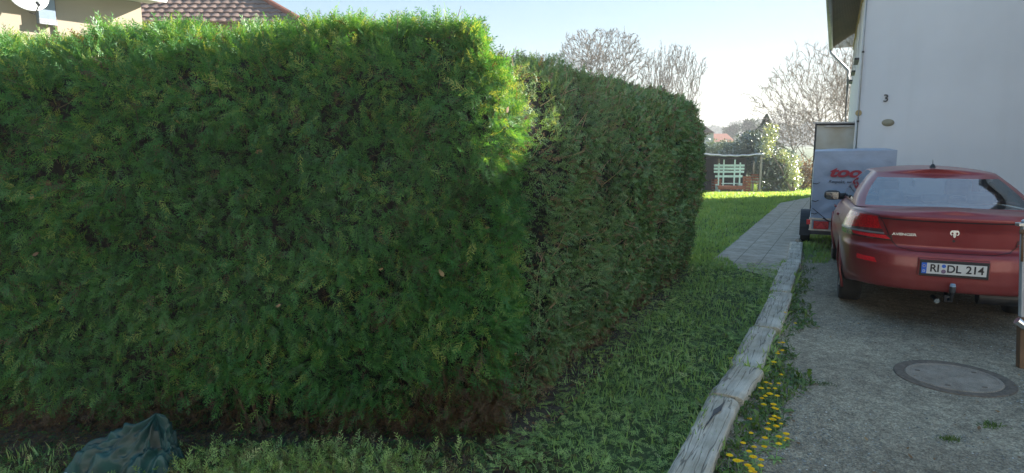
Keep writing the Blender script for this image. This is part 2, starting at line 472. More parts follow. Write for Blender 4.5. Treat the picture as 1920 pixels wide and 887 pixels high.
def sleeper_mat():
    m, nt, p = nodes('weathered_timber')
    c = coords(nt, (30, 1.3, 30))
    n = N(nt, 'ShaderNodeTexNoise', Scale=1.0, Detail=9.0, Roughness=.75, Distortion=.15); nt.links.new(c, n.inputs['Vector'])
    c2 = coords(nt, (18, .9, 18))
    k = N(nt, 'ShaderNodeTexNoise', Scale=1.0, Detail=3.0, Roughness=.5, Distortion=.3); nt.links.new(c2, k.inputs['Vector'])
    b = N(nt, 'ShaderNodeTexNoise', Scale=5.0, Detail=5.0); nt.links.new(coords(nt), b.inputs['Vector'])
    r = ramp(nt, n.outputs[0], [(.25, (.27, .23, .175)), (.42, (.50, .455, .375)), (.7, (.72, .665, .56))])
    kr = ramp(nt, k.outputs[0], [(.478, (1, 1, 1)), (.495, (.08, .07, .06)), (.512, (1, 1, 1))])
    br = ramp(nt, b.outputs[0], [(.3, (.7, .68, .62)), (.65, (1.05, 1.05, 1.05))])
    x = mixc(nt, .7, r.outputs[0], kr.outputs[0], 'MULTIPLY')
    nt.links.new(mixc(nt, 1.0, x, br.outputs[0], 'MULTIPLY'), p.inputs['Base Color'])
    p.inputs['Roughness'].default_value = .9
    h = mixc(nt, .5, n.outputs[0], kr.outputs[0])
    nt.links.new(bump(nt, h, .7, .012), p.inputs['Normal'])
    return m
M['sleeper'] = sleeper_mat()
def cover_mat():
    m, nt, p = nodes('cast_concrete_cover')
    c = coords(nt)
    n = N(nt, 'ShaderNodeTexNoise', Scale=7.0, Detail=8.0, Roughness=.7); nt.links.new(c, n.inputs['Vector'])
    f = N(nt, 'ShaderNodeTexNoise', Scale=150.0, Detail=3.0); nt.links.new(c, f.inputs['Vector'])
    r = ramp(nt, n.outputs[0], [(.3, (.21, .165, .12)), (.6, (.35, .285, .22)), (.8, (.43, .36, .28))])
    r2 = ramp(nt, f.outputs[0], [(.35, (.6, .6, .6)), (.65, (1.25, 1.25, 1.25))])
    nt.links.new(mixc(nt, .7, r.outputs[0], r2.outputs[0], 'MULTIPLY'), p.inputs['Base Color'])
    p.inputs['Roughness'].default_value = .85
    nt.links.new(bump(nt, f.outputs[0], .5, .004), p.inputs['Normal'])
    return m
M['cover'] = cover_mat()
M['castiron'] = mat('rusty_cast_iron', (.15, .115, .085), .8, .0, var=.4, scale=30, bmp=.3)
def tarp_mat():
    m, nt, p = nodes('blue_grey_trailer_tarp')
    c = coords(nt)
    n = N(nt, 'ShaderNodeTexNoise', Scale=2.5, Detail=5.0); nt.links.new(c, n.inputs['Vector'])
    r = ramp(nt, n.outputs[0], [(.3, (.30, .36, .47)), (.7, (.38, .45, .57))])
    nt.links.new(r.outputs[0], p.inputs['Base Color']); p.inputs['Roughness'].default_value = .42
    nt.links.new(bump(nt, n.outputs[0], .5, .06), p.inputs['Normal'])
    return m
M['tarp'] = tarp_mat()
M['greencloth'] = mat('dark_green_tarpaulin', (.012, .058, .055), .45, var=.5, scale=6, bmp=.3)
M['greencloth_in'] = mat('grey_tarpaulin_lining', (.045, .06, .052), .6, var=.3, scale=8)

# ------------------------------------------------------------------ setting: ground, drive, path, hill
xs = np.unique(np.concatenate([np.linspace(-520, -60, 12), np.linspace(-60, -12, 16), np.arange(-12, 16, .5), np.linspace(16, 60, 16), np.linspace(60, 520, 12)]))
ys = np.unique(np.concatenate([np.linspace(-200, -10, 10), np.arange(-10, 40, .5), np.linspace(40, 120, 16), np.linspace(120, 520, 8)]))
X, Y = np.meshgrid(xs, ys)
V = np.stack([X.ravel(), Y.ravel(), ground_h(X, Y).ravel()], 1)
nx = len(xs); ii, jj = np.meshgrid(np.arange(len(ys) - 1), np.arange(nx - 1), indexing='ij')
a = (ii * nx + jj).ravel()
tag(np_mesh('ground', V, np.stack([a, a + 1, a + nx + 1, a + nx], 1), M['ground'], smooth=True), kind='structure')

KERB = [(887, 1262, 1345), (766, 1315, 1400), (707, 1367, 1435), (630, 1405, 1465), (560, 1440, 1486), (505, 1465, 1504), (462, 1481, 1502)]
kL = [gp(l, y) for y, l, r in KERB]; kR = [gp(r, y) for y, l, r in KERB]
# extend the line of timbers back toward the camera
d0 = np.array(kL[0]) - np.array(kL[1]); d0 /= np.linalg.norm(d0)
def kerb_x(y):   # x of the right edge of the timbers at depth y
    return np.interp(y, [-4.0] + [k[1] for k in kR] + [16.0], [kR[0][0] - 7.4 * .49] + [k[0] for k in kR] + [kR[-1][0] + 4.9 * .47])
mb = MB()
yy = np.concatenate([np.arange(-4, 12.6, .15)])
edge = []
for y in yy:
    xo = kerb_x(y) - .06
    edge.append((xo, y))
hd = np.array([math.sin(R(25.6)), math.cos(R(25.6))]); hr = np.array([math.cos(R(25.6)), -math.sin(R(25.6))])
G = []
for (x, y) in edge:
    # the drive lies between the timbers and the houses on the right
    G.append([(lerp(x, max(x + 3, min(30, 22 + y)), t), lerp(y, y - .35 * (0 if y < 6 else (y - 6)), t), .004) for t in np.linspace(0, 1, 6)])
mb.grid(G)
o = mb.build('driveway', M['gravel']); tag(o, kind='structure')

PL0, PR0 = np.array(gp(1333, 490)[:2]), np.array(gp(1455, 506)[:2])
PL1, PR1 = np.array(gp(1463, 381)[:2]), np.array(gp(1524, 374)[:2])
pdir = (PL1 - PL0); plen = np.linalg.norm(pdir); pdir /= plen
paz = math.degrees(math.atan2(pdir[0], pdir[1]))
mb = MB()
W0 = 1.03
for k in range(1):
    mb.add([(0, -.05, 0), (W0, -.95, 0), (W0, plen + .3, 0), (0, plen, 0)], [(0, 1, 2, 3)])
    mb.add([(0, plen, 0), (W0, plen + .3, 0), (1.9, plen + 3.4, -.002), (1.0, plen + 3.9, -.002)], [(0, 1, 2, 3)])
o = mb.build('path', M['slab']); o.location = (PL0[0], PL0[1], .010); o.rotation_euler = (0, 0, -R(paz)); tag(o, kind='structure')

mb = MB()
G = []
for i, y in enumerate(np.linspace(400, 515, 10)):
    row = []
    for x in np.linspace(-515, 515, 60):
        h = .5 + 5.5 * (i / 9) * (1 + .5 * math.sin(x * .006 + 1) + .3 * math.sin(x * .017))
        row.append((x, y, h - 6 * (i == 0)))
    G.append(row)
mb.grid(G)
o = mb.build('hill', M['hill'], smooth=True); tag(o, kind='structure')

# ------------------------------------------------------------------ foliage machinery
def tri_spray(L, n_side, curl, sec, wid, seed, spread=.42, taper=1.0):
    """a flat fern-like frond along +x in the xy plane -> verts, tris"""
    r = random.Random(seed)
    V = []; T = []
    def cp(s):  # centre line
        return np.array([L * s, 0.06 * L * math.sin(s * 3 + seed), -curl * L * s * s])
    def add(pts, tris):
        b = len(V); V.extend(pts); T.extend([tuple(b + i for i in t) for t in tris])
    def blade(p, q, w, up=0.0):
        d = q - p; n = np.array([-d[1], d[0], 0]); n /= (np.linalg.norm(n) + 1e-9)
        m_ = p + d * .45 + np.array([0, 0, up])
        add([p, m_ + n * w, q, m_ - n * w], [(0, 1, 2), (0, 2, 3)])
    prev = cp(0)
    for k in range(3):
        q = cp((k + 1) / 3); blade(prev, q, wid * (.9 - .2 * k)); prev = q
    for i in range(n_side):
        s = .08 + .86 * i / n_side + r.uniform(-.03, .03)
        p = cp(s); side = 1 if i % 2 else -1
        ln = L * spread * (1 - .72 * s) ** taper * r.uniform(.75, 1.15)
        ang = R(r.uniform(34, 58)) * side
        q = p + ln * np.array([math.cos(ang), math.sin(ang), -curl * .6 - r.uniform(0, .15)])
        blade(p, q, wid * .8, .1 * ln * r.uniform(-.3, .3))
        for j in range(sec):
            u = .25 + .6 * j / max(1, sec)
            pp = p + (q - p) * u; sd = 1 if j % 2 else -1
            a2 = ang + sd * R(r.uniform(30, 50))
            l2 = ln * .42 * (1 - .5 * u)
            qq = pp + l2 * np.array([math.cos(a2), math.sin(a2), r.uniform(-.3, .1)])
            n = np.array([-math.sin(a2), math.cos(a2), 0]) * wid * .75
            add([pp - n, pp + n, qq], [(0, 1, 2)])
    return np.array(V), np.array(T)

def scatter(name, temps, P, D, Nn, sc, tint, material, parent=None):
    """P positions, D pointing direction, Nn face normal hint, sc size, tint value -> one mesh"""
    D = D / (np.linalg.norm(D, axis=1, keepdims=True) + 1e-9)
    Z = Nn - (Nn * D).sum(1, keepdims=True) * D
    Z /= (np.linalg.norm(Z, axis=1, keepdims=True) + 1e-9)
    Yv = np.cross(Z, D)
    which = rng.integers(0, len(temps), len(P))
    Vs = []; Ts = []; At = []; base = 0
    for k, (tv, tt) in enumerate(temps):
        idx = np.where(which == k)[0]
        if not len(idx): continue
        s = sc[idx][:, None, None]
        vv = P[idx][:, None, :] + s * (tv[None, :, 0:1] * D[idx][:, None, :] + tv[None, :, 1:2] * Yv[idx][:, None, :] + tv[None, :, 2:3] * Z[idx][:, None, :])
        n = len(tv)
        Vs.append(vv.reshape(-1, 3))
        Ts.append((tt[None] + (np.arange(len(idx)) * n)[:, None, None] + base).reshape(-1, 3))
        At.append(np.repeat(tint[idx], n) + rng.normal(0, .03, len(idx) * n))
        base += n * len(idx)
    return np_mesh(name, np.concatenate(Vs), np.concatenate(Ts), material, parent, {'tint': np.clip(np.concatenate(At), 0, 1)})

def rand_dir(n):
    v = rng.normal(size=(n, 3)); return v / np.linalg.norm(v, axis=1, keepdims=True)

THUJA = [tri_spray(.13, 11, c, 2, .0031, i) for i, c in enumerate([.15, .35, .6, .25, .8, .5, .1, .4])]
THUJA_FINE = [tri_spray(.085, 7, c, 1, .0038, 20 + i) for i, c in enumerate([.2, .5, .3, .7, .4])]
LEAFY = [tri_spray(.065, 5, c, 0, .0075, 40 + i, .55) for i, c in enumerate([.2, .5, .3, .7, .4])]
LEAFY2 = [tri_spray(.065, 4, c, 0, .0095, 60 + i, .55) for i, c in enumerate([.2, .5, .3, .7, .4])]

# ------------------------------------------------------------------ the two hedges
# path of the trimmed face in plan; s runs along it; the face is a profile swept along the path
def hedge_surface(poly, prof, bulge_seed, amp=.05):
    poly = [np.array(p, float) for p in poly]
    seg = [np.linalg.norm(poly[i + 1] - poly[i]) for i in range(len(poly) - 1)]
    cum = np.concatenate([[0], np.cumsum(seg)])
    PX = np.array([p[0] for p in poly]); PY = np.array([p[1] for p in poly])
    pr = np.array(prof, float)     # (inset, z) list, inset positive = into the hedge
    pl = np.concatenate([[0], np.cumsum(np.hypot(np.diff(pr[:, 0]), np.diff(pr[:, 1])))])
    def f(s, v, hs=None):
        """s metres along, v metres along profile -> point, normal"""
        e = .06
        x = np.interp(s, cum, PX); y = np.interp(s, cum, PY)
        tx = np.interp(s + e, cum, PX) - np.interp(s - e, cum, PX); ty = np.interp(s + e, cum, PY) - np.interp(s - e, cum, PY)
        tl = np.hypot(tx, ty) + 1e-9; tx /= tl; ty /= tl
        nx_, ny_ = ty, -tx          # outward = right of travel direction
        ins = np.interp(v, pl, pr[:, 0]); z = np.interp(v, pl, pr[:, 1])
        di = (np.interp(v + e, pl, pr[:, 0]) - np.interp(v - e, pl, pr[:, 0])); dz = (np.interp(v + e, pl, pr[:, 1]) - np.interp(v - e, pl, pr[:, 1]))
        dl = np.hypot(di, dz) + 1e-9; di /= dl; dz /= dl
        P = np.stack([x - nx_ * ins, y - ny_ * ins, z], 1)
        Nn = np.stack([nx_ * dz, ny_ * dz, di], 1)
        if hs is not None: P[:, 2] *= hs(s)
        b = fbm(P, 1.6, bulge_seed, 3) * amp + fbm(P, 6.0, bulge_seed + 5, 2) * amp * .55
        return P + Nn * b[:, None], Nn
    return f, cum[-1], pl[-1]

def rounded(pts, r, n=8):
    """round the corners of an open polyline"""
    out = [pts[0]]
    for i in range(1, len(pts) - 1):
        p, q, w = (np.array(pts[j], float) for j in (i - 1, i, i + 1))
        a = q + (p - q) / np.linalg.norm(p - q) * r; b = q + (w - q) / np.linalg.norm(w - q) * r
        for t in np.linspace(0, 1, n): out.append(tuple((1 - t) ** 2 * a + 2 * t * (1 - t) * q + t * t * b))
    out.append(pts[-1])
    return out

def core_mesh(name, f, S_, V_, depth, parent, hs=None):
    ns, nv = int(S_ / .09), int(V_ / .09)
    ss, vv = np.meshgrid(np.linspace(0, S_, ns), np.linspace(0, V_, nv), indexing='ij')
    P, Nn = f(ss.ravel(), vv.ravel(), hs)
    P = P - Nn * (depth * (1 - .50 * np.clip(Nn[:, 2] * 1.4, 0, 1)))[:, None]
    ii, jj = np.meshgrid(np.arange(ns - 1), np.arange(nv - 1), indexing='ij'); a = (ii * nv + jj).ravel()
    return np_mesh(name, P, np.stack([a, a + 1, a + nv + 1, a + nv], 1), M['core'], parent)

# --- front hedge: thuja, long face toward the camera, rounded corner
c0 = gp(925, 845); cl = gp(-260, 832)
CX, CY = c0[0] + .10, c0[1] - .02
front_poly = rounded([(CX + .00, CY + 1.7), (CX - .02 + .08, CY + .02), (-4.6, 3.86), (-4.75, 5.6)][::-1], .28)
# travel direction chosen so that outward is on the right-hand side
front_prof = [(.17, .0), (.12, .10), (.06, .35), (.02, .8), (.0, 1.3), (.02, 1.75), (.055, 1.98), (.12, 2.14), (.21, 2.26), (.32, 2.34), (.48, 2.385), (.85, 2.38), (1.25, 2.33), (1.4, 2.15), (1.42, .0)]
ff, FS, FVB = hedge_surface(front_poly, front_prof, 3, .055); FV = FVB - 2.55
tst, tn = ff(np.array([FS * .5]), np.array([1.2]))
flip = 1.0
front = empty('front_hedge', (0, 0, 0), label='tall clipped dark green conifer hedge filling the left, its rounded corner sunlit at the top', cat='hedge')
def hs_front(s):
    # slightly higher toward the corner
    return np.interp(s, [0, FS * .35, FS * .62, FS * .8, FS], [.985, 1.0, 1.03, 1.02, .97]) + .012 * np.sin(s * 5.1) + .008 * np.sin(s * 13.7)
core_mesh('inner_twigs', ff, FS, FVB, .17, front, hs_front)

def place_sprays(f, S_, V_, n, hs, temps, name, material, parent, size, z_brown, seed, patch=None, droop=.5, srange=None, out=.55, tintbase=.5, hue_amp=.22, jit=.09):
    s0, s1 = srange or (0, S_)
    s = rng.uniform(s0, s1, n); v = rng.uniform(.03, V_, n)
    P, Nn = f(s, v, hs)
    depth = rng.uniform(-.025, jit, n)
    hole = fbm(P, 5.5, seed + 31, 2)
    keep = (hole > -.38) | (rng.random(n) < .35)
    s, v, P, Nn, depth = s[keep], v[keep], P[keep], Nn[keep], depth[keep]; n = len(s)
    P = P - Nn * (depth + np.clip(-fbm(P, 5.5, seed + 31, 2), 0, 1) * .11)[:, None]
    # local flow: neighbouring fronds hang together
    fl = np.stack([noise3(P, 4.0, seed + 1), noise3(P, 4.0, seed + 2), noise3(P, 4.0, seed + 3)], 1)
    topness = np.clip(Nn[:, 2], 0, 1)[:, None]
    D = Nn * out + fl * .75 + rand_dir(n) * .62 + np.array([0, 0, 1]) * (topness * .35 - droop * np.clip(1 - 1.6 * topness, 0, 1) * rng.uniform(0, 1.6, n)[:, None])
    Nh = np.cross(D, rand_dir(n)) * .8 + Nn * .5 + rand_dir(n) * .3
    sc = size * rng.uniform(.55, 1.25, n)
    lit_top = 1.15 * np.clip((P[:, 2] - 1.6) / .7, 0, 1) * (1.0 if z_brown > .3 else .25)  # sunlight put into the tint: lighter and yellower toward the top
    tint = tintbase + .30 * lit_top + .25 * rng.normal(size=n) + hue_amp * fbm(P, 2.0, seed + 9, 3) * 1.6 + .10 * topness[:, 0]  # upward-facing fronds tinted paler too, as if sunlit
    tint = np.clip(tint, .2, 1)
    # fading brown foot and dead patches
    zb = P[:, 2] + .10 * fbm(P, 3.0, seed + 12, 2)
    pb = np.clip((z_brown - zb) / .22, 0, .93)
    if patch is not None: pb = np.maximum(pb, patch(P))
    pb = np.maximum(pb, (.035 if z_brown > .25 else .10) + .25 * (fbm(P, 2.6, seed + 50, 2) > .52))
    br = rng.random(n) < pb
    tint[br] = rng.uniform(0, .11, br.sum())
    thin = (zb < z_brown * .75) & (rng.random(n) < .2)
    k = ~thin
    return scatter(name, temps, P[k], D[k], Nh[k], sc[k], tint[k], material, parent)

corner = np.array([c0[0] - .15, c0[1]])
def front_patch(P):
    d = np.hypot((P[:, 0] - corner[0]) / .42, (P[:, 2] - .22) / .25)
    return np.clip(1.35 - d, 0, .9)
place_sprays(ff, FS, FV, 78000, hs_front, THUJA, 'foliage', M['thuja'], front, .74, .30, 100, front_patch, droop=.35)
# longer soft shoots on the top and round the corner
def shoots(f, S_, V_, n, hs, v0, v1, name, mat_, parent, size, s0=0, s1=None, tb=.75):
    s = rng.uniform(s0, s1 or S_, n); v = rng.uniform(v0, v1, n)
    P, Nn = f(s, v, hs)
    keep = rng.random(n) < np.clip(.45 + fbm(P, 3.5, 77, 2) * 1.4, 0, 1)
    P, Nn = P[keep], Nn[keep]; n = len(P)
    D = Nn * .45 + rand_dir(n) * .5 + np.array([0, 0, .75])
    return scatter(name, THUJA, P - Nn * .02, D, np.cross(D, rand_dir(n)), size * rng.uniform(.6, 1.35, n), np.clip(tb + .15 * rng.normal(size=n), .2, 1), mat_, parent)
shoots(ff, FS, FV, 3600, hs_front, FV - 1.1, FV, 'top_shoots', M['thuja'], front, .95)
# bare inner stems at the foot and a few brown stems in the face
mb = MB()
for i in range(150):
    s = rng.uniform(.3, FS - .3, 1); P, Nn = ff(s, np.array([.05])); b = P[0] - Nn[0] * rng.uniform(.05, .35)
    h = rng.uniform(.3, .9); t = b + np.array([rng.uniform(-.15, .15), rng.uniform(-.1, .1), h]); b[2] = -.02
    mb.tube([b, (b + t) / 2 + rng.normal(0, .02, 3), t], [.012, .009, .004], 5)
for i in range(420):
    s = rng.uniform(0, FS, 1); v = rng.uniform(.25, FV - .6, 1); P, Nn = ff(s, v, hs_front)
    b = P[0] - Nn[0] * .07; d = Nn[0] * rng.uniform(.0, .5) + rng.normal(0, .35, 3) + np.array([0, 0, .45]); d /= np.linalg.norm(d)
    L = rng.uniform(.06, .2); mb.tube([b, b + d * L * .5 + rng.normal(0, .006, 3), b + d * L + Nn[0] * .03], [.0028, .0022, .0012], 4)
tag(mb.build('brown_stems', M['twig'], front, recalc=False), kind='stuff')
P_, N_ = ff(rng.uniform(0, FS, 90), rng.uniform(.2, FV - .6, 90), hs_front)
LEAF = []
for k in range(5):
    a = np.array([(0, 0, 0), (.012, .009, .002), (.03, .011, .004), (.045, 0, .002), (.03, -.010, -.003), (.012, -.009, 0)]) * (1 + .2 * k)
    LEAF.append((a, np.array([(0, 1, 5), (1, 2, 5), (2, 4, 5), (2, 3, 4)])))
DL_ = scatter('dry_leaves', LEAF, P_ + N_ * .005, rand_dir(90), N_ + rand_dir(90) * .5, rng.uniform(.4, .85, 90), rng.random(90), M['brownleaf'], front); DL_['kind'] = 'stuff'

# --- side hedge: runs back along the lawn
r0 = (c0[0] + .17, c0[1] + .42); re_ = gp(1262, 505)
dr = np.array([re_[0] - r0[0], re_[1] - r0[1]]); dr /= np.linalg.norm(dr)
rr_ = np.array([dr[1], -dr[0]])
side_poly = rounded([(r0[0] - .75, r0[1] - .12), (r0[0] - .02, r0[1] - .06), (re_[0] + .24, re_[1] + .05), tuple(np.array([re_[0], re_[1]]) + dr * .9 - rr_ * .7)], .28)
side_prof = [(.08, .0), (.04, .12), (-.05, .45), (-.15, 1.0), (-.19, 1.6), (-.15, 1.95), (-.05, 2.15), (.08, 2.28), (.28, 2.34), (.8, 2.36), (1.1, 2.3), (1.2, 2.1), (1.22, 0)]
fs_, SS, SVB = hedge_surface(side_poly, side_prof, 40, .07); SV = SVB - 2.45
def hs_side(s): return np.interp(s, [0, .7, 1.1, SS * .5, SS * .78, SS * .9, SS], [.88, .93, .985, 1.0, 1.0, .965, .90]) + .008 * np.sin(s * 4.3) + .006 * np.sin(s * 11.)
side = empty('side_hedge', (0, 0, 0), label='dull green clipped hedge running back along the lawn from the sunlit corner', cat='hedge')
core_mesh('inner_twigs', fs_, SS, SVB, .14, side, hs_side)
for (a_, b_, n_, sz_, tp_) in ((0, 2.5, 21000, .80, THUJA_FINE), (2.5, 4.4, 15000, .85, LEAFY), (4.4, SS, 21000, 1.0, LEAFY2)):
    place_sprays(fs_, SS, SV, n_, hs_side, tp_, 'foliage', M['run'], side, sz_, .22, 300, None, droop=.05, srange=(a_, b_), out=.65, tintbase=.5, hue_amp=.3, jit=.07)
shoots(fs_, SS, SV, 1700, hs_side, SV - .95, SV, 'top_shoots', M['run'], side, .75, tb=.6)
mb = MB()
for i in range(700):
    s = rng.uniform(0, SS, 1) ** 1.0; v = rng.uniform(.1, SV - .5, 1); P, Nn = fs_(s, v, hs_side)
    b = P[0] - Nn[0] * .05; d = Nn[0] * rng.uniform(.2, .5) + rng.normal(0, .3, 3) + np.array([0, 0, .7]); d /= np.linalg.norm(d)
    L = rng.uniform(.06, .22); mb.tube([b, b + d * L * .5 + rng.normal(0, .006, 3), b + d * L], [.003, .0024, .0014], 4)
tag(mb.build('brown_stems', M['twig_pale'], side, recalc=False), kind='stuff')
mb = MB()
for i in range(120):
    s = rng.uniform(.1, SS - .3, 1); P, Nn = fs_(s, np.array([.05])); b = P[0] - Nn[0] * rng.uniform(.05, .3)
    t = b + np.array([rng.uniform(-.1, .1), rng.uniform(-.1, .1), rng.uniform(.3, .8)]); b[2] = -.02
    mb.tube([b, (b + t) / 2 + rng.normal(0, .02, 3), t], [.014, .01, .004], 5)
tag(mb.build('foot_stems', M['twig'], side, recalc=False), kind='stuff')

# ------------------------------------------------------------------ ground cover
def poly_pts(n, x0, x1, y0, y1, test):
    x = rng.uniform(x0, x1, n); y = rng.uniform(y0, y1, n); k = test(x, y); return x[k], y[k]
def side_base_x(y):
    return np.interp(y, [c0[1] - .05, r0[1], re_[1], re_[1] + 1], [c0[0] - .15, r0[0] - .05, re_[0], re_[0] - .3])
def kerb_lx(y):
    return np.interp(y, [-4.0] + [k[1] for k in kL] + [16.0], [kL[0][0] - 7.4 * .44] + [k[0] for k in kL] + [kL[-1][0] + 4.9 * .45])
BLADE = []
for k in range(6):
    L = .045; w = .0032; c = .25 + .12 * k
    a = np.array([(0, -w, 0), (0, w, 0), (L * .5, w * .8, -c * L * .15), (L * .5, -w * .8, -c * L * .15), (L, 0, -c * L * .6)])
    BLADE.append((a, np.array([(0, 1, 2), (0, 2, 3), (3, 2, 4)])))
def grass(name, x, y, size, tintb=.5, lean=.45, wide=1.0, zoff=0.0, m_='grass'):
    n = len(x)
    P = np.stack([x, y, ground_h(x, y) + zoff], 1)
    cl_ = fbm(P, 2.2, 5, 3)
    D = rand_dir(n) * lean + np.array([0, 0, 1.0]); D[:, 2] = np.abs(D[:, 2])
    return tag(scatter(name, [(v * np.array([1, wide, 1]), t) for v, t in BLADE], P, D, rand_dir(n), size * rng.uniform(.5, 1.3, n) * (1 + .5 * cl_),
                       np.clip(tintb + .15 * rng.normal(size=n) + .3 * cl_, 0, 1), M[m_]), kind='stuff')
def on_path(x, y):
    dx, dy = x - PL0[0], y - PL0[1]
    u = dx * math.cos(R(paz)) - dy * math.sin(R(paz)); w = dx * math.sin(R(paz)) + dy * math.cos(R(paz))
    far = (w > plen) & (u > (w - plen) * .27) & (u < W0 + (w - plen) * .28)
    return ((u > .02) & (u < W0 - .02) & (w > .12 + .25 * np.sin(u * 9) - .85 * u / W0) & (w < plen)) | far
def on_drive(x, y): return (x > kerb_x(y) + .2) & (y < 12.4)
def in_hedge(x, y):
    a_ = (y > 3.75) & (x < c0[0] - .05) & (y < 5.5)
    b_ = (y > c0[1]) & (y < re_[1] + .8) & (x < side_base_x(y) - .1)
    return a_ | b_
# near grass between hedge and timbers
x, y = poly_pts(120000, -5.5, 6.5, 2.2, 12.0, lambda x, y: ~in_hedge(x, y) & (x < kerb_lx(y) + .0) & ~on_path(x, y))
k = rng.random(len(x)) < np.clip(.75 + .8 * fbm(np.stack([x, y, x * 0], 1), 1.6, 8, 2) - .5 * np.exp(-((x - side_base_x(y)) / .3) ** 2), .1, 1)
grass('short_grass', x[k], y[k], 1.25, .5)
# lawn
x, y = poly_pts(150000, 1.0, 16.0, 9.0, 21.0, lambda x, y: ~in_hedge(x, y) & ~on_path(x, y) & (x < kerb_lx(y) + np.where(y > 13, 2.6, .0)) & (x > y * .14))
grass('lawn_grass', x, y, 1.25, .55, wide=2.2)
x, y = poly_pts(110000, 3.0, 24.0, 18.5, 40.0, lambda x, y: ~on_path(x, y) & (x < y * .62) & (x > y * .20) & ~((x > y * .475) & (y < 25)))
grass('lawn_grass', x, y, 2.0, .62, wide=3.0)
# rough grass under and beside the trailer
x, y = poly_pts(26000, 3.5, 9.0, 9.5, 14.5, lambda x, y: (x > kerb_x(y) + .02) & (x < kerb_x(y) + np.where(y > 10.5, 2.5, .35 + .3 * (y - 9.5))))
grass('rough_grass', x, y, 1.4, .4, wide=2.0)
# weeds along the drive side of the timbers
def weed_strip(x, y): 
    e = kerb_x(y)
    w_ = .19 + .09 * np.sin(y * 3.1) + .06 * np.sin(y * 8.3) + np.where(y < 5.4, .05, 0)
    return (x > e - .05) & (x < e + w_)
x, y = poly_pts(120000, -1.5, 5.5, 1.0, 12.0, weed_strip)
k = rng.random(len(x)) < np.clip(.62 + .25 * (y < 5) + 1.2 * fbm(np.stack([x, y, x * 0], 1), 3.0, 18, 2), .08, 1)
grass('kerb_weeds', x[k], y[k], 1.0, .45, lean=.8, wide=1.3, m_='weed')
BROAD = []
for k in range(5):
    L = .06; out_ = [(0, 0)]
    a = np.array([(0, 0, 0), (L * .3, .006, .003), (L * .5, .011, .004), (L * .62, .006, .004), (L * .8, .012, .0), (L, 0, -.012), (L * .8, -.012, 0), (L * .62, -.006, .004), (L * .5, -.011, .004), (L * .3, -.006, .003)])
    BROAD.append((a * (1 + .15 * k), np.array([(0, 1, 9), (1, 2, 8), (1, 8, 9), (2, 3, 8), (3, 7, 8), (3, 4, 7), (4, 6, 7), (4, 5, 6)])))
x, y = poly_pts(26000, -1.5, 4.5, 1.0, 8.0, weed_strip)
k = rng.random(len(x)) < np.clip(.5 + .3 * (y < 5) + 1.3 * fbm(np.stack([x, y, x * 0], 1), 3.0, 18, 2), .05, 1); x, y = x[k], y[k]
n = len(x); D = rand_dir(n); D[:, 2] = np.abs(D[:, 2]) * .6 + .15
tag(scatter('kerb_weeds', BROAD, np.stack([x, y, np.full(n, .006)], 1), D, rand_dir(n) * .4 + np.array([0, 0, 1]), rng.uniform(.5, 1.1, n), np.clip(rng.normal(.4, .2, n), 0, 1), M['weed']), kind='stuff')
# hedge clippings lying on grass and on the near end of the path
def clip_zone(x, y):
    a_ = (y > 2.2) & (y < 9.6) & (x > side_base_x(y) + .03) & (x < kerb_lx(y) + .03)
    b_ = (y > 2.2) & (y < 3.75) & (x > -5.5) & (x < .8) & (y < 3.55 + .1 * np.sin(x * 7)) & ~in_hedge(x, y)
    return a_ | b_
x, y = poly_pts(80000, -5.5, 4.2, 2.2, 9.6, clip_zone)
dens = .85 + .9 * fbm(np.stack([x, y, x * 0], 1), 1.7, 61, 3)
dens = np.where((x > side_base_x(y)) & (y > 3.7), dens * np.clip((x - side_base_x(y) + .04) / .22, .38, 1), dens)
dens = np.where(on_path(x, y), dens * np.where(y < 9.4, .5, .12), dens)
k = rng.random(len(x)) < np.clip(dens, .03, 1); x, y = x[k], y[k]; n = len(x)
D = rand_dir(n); D[:, 2] = rng.uniform(-.05, .45, n)
pile = np.clip(fbm(np.stack([x, y, x * 0], 1), 2.5, 66, 2), 0, 1) * .06
tint = np.clip(.5 + .2 * rng.normal(size=n) + .3 * fbm(np.stack([x, y, x * 0], 1), 2.0, 9, 2), .2, 1)
tint[rng.random(n) < .05] = .05
tag(scatter('hedge_clippings', THUJA, np.stack([x, y, rng.uniform(.006, .035, n) + pile], 1), D, rand_dir(n) * .55 + np.array([0, 0, 1]), rng.uniform(.22, .70, n), tint, M['clip']), kind='stuff')
# heaped cuttings in the bottom left
x, y = poly_pts(4200, -2.0, -.2, 2.6, 3.72, lambda x, y: ~in_hedge(x, y)); n = len(x)
mound = np.clip(1 - ((x + 1.15) / .8) ** 2, 0, 1) * np.clip(1 - ((y - 3.32) / .38) ** 2, 0, 1)
k = rng.random(n) < .25 + mound; x, y, mound = x[k], y[k], mound[k]; n = len(x)
D = rand_dir(n) * .8 + np.array([0, 0, .5])
tag(scatter('heaped_clippings', THUJA, np.stack([x, y, .01 + mound * .05 * rng.random(n)], 1), D, rand_dir(n) + np.array([0, 0, .4]), rng.uniform(.45, .9, n), np.clip(rng.normal(.32, .25, n), .12, 1), M['clip']), kind='stuff')
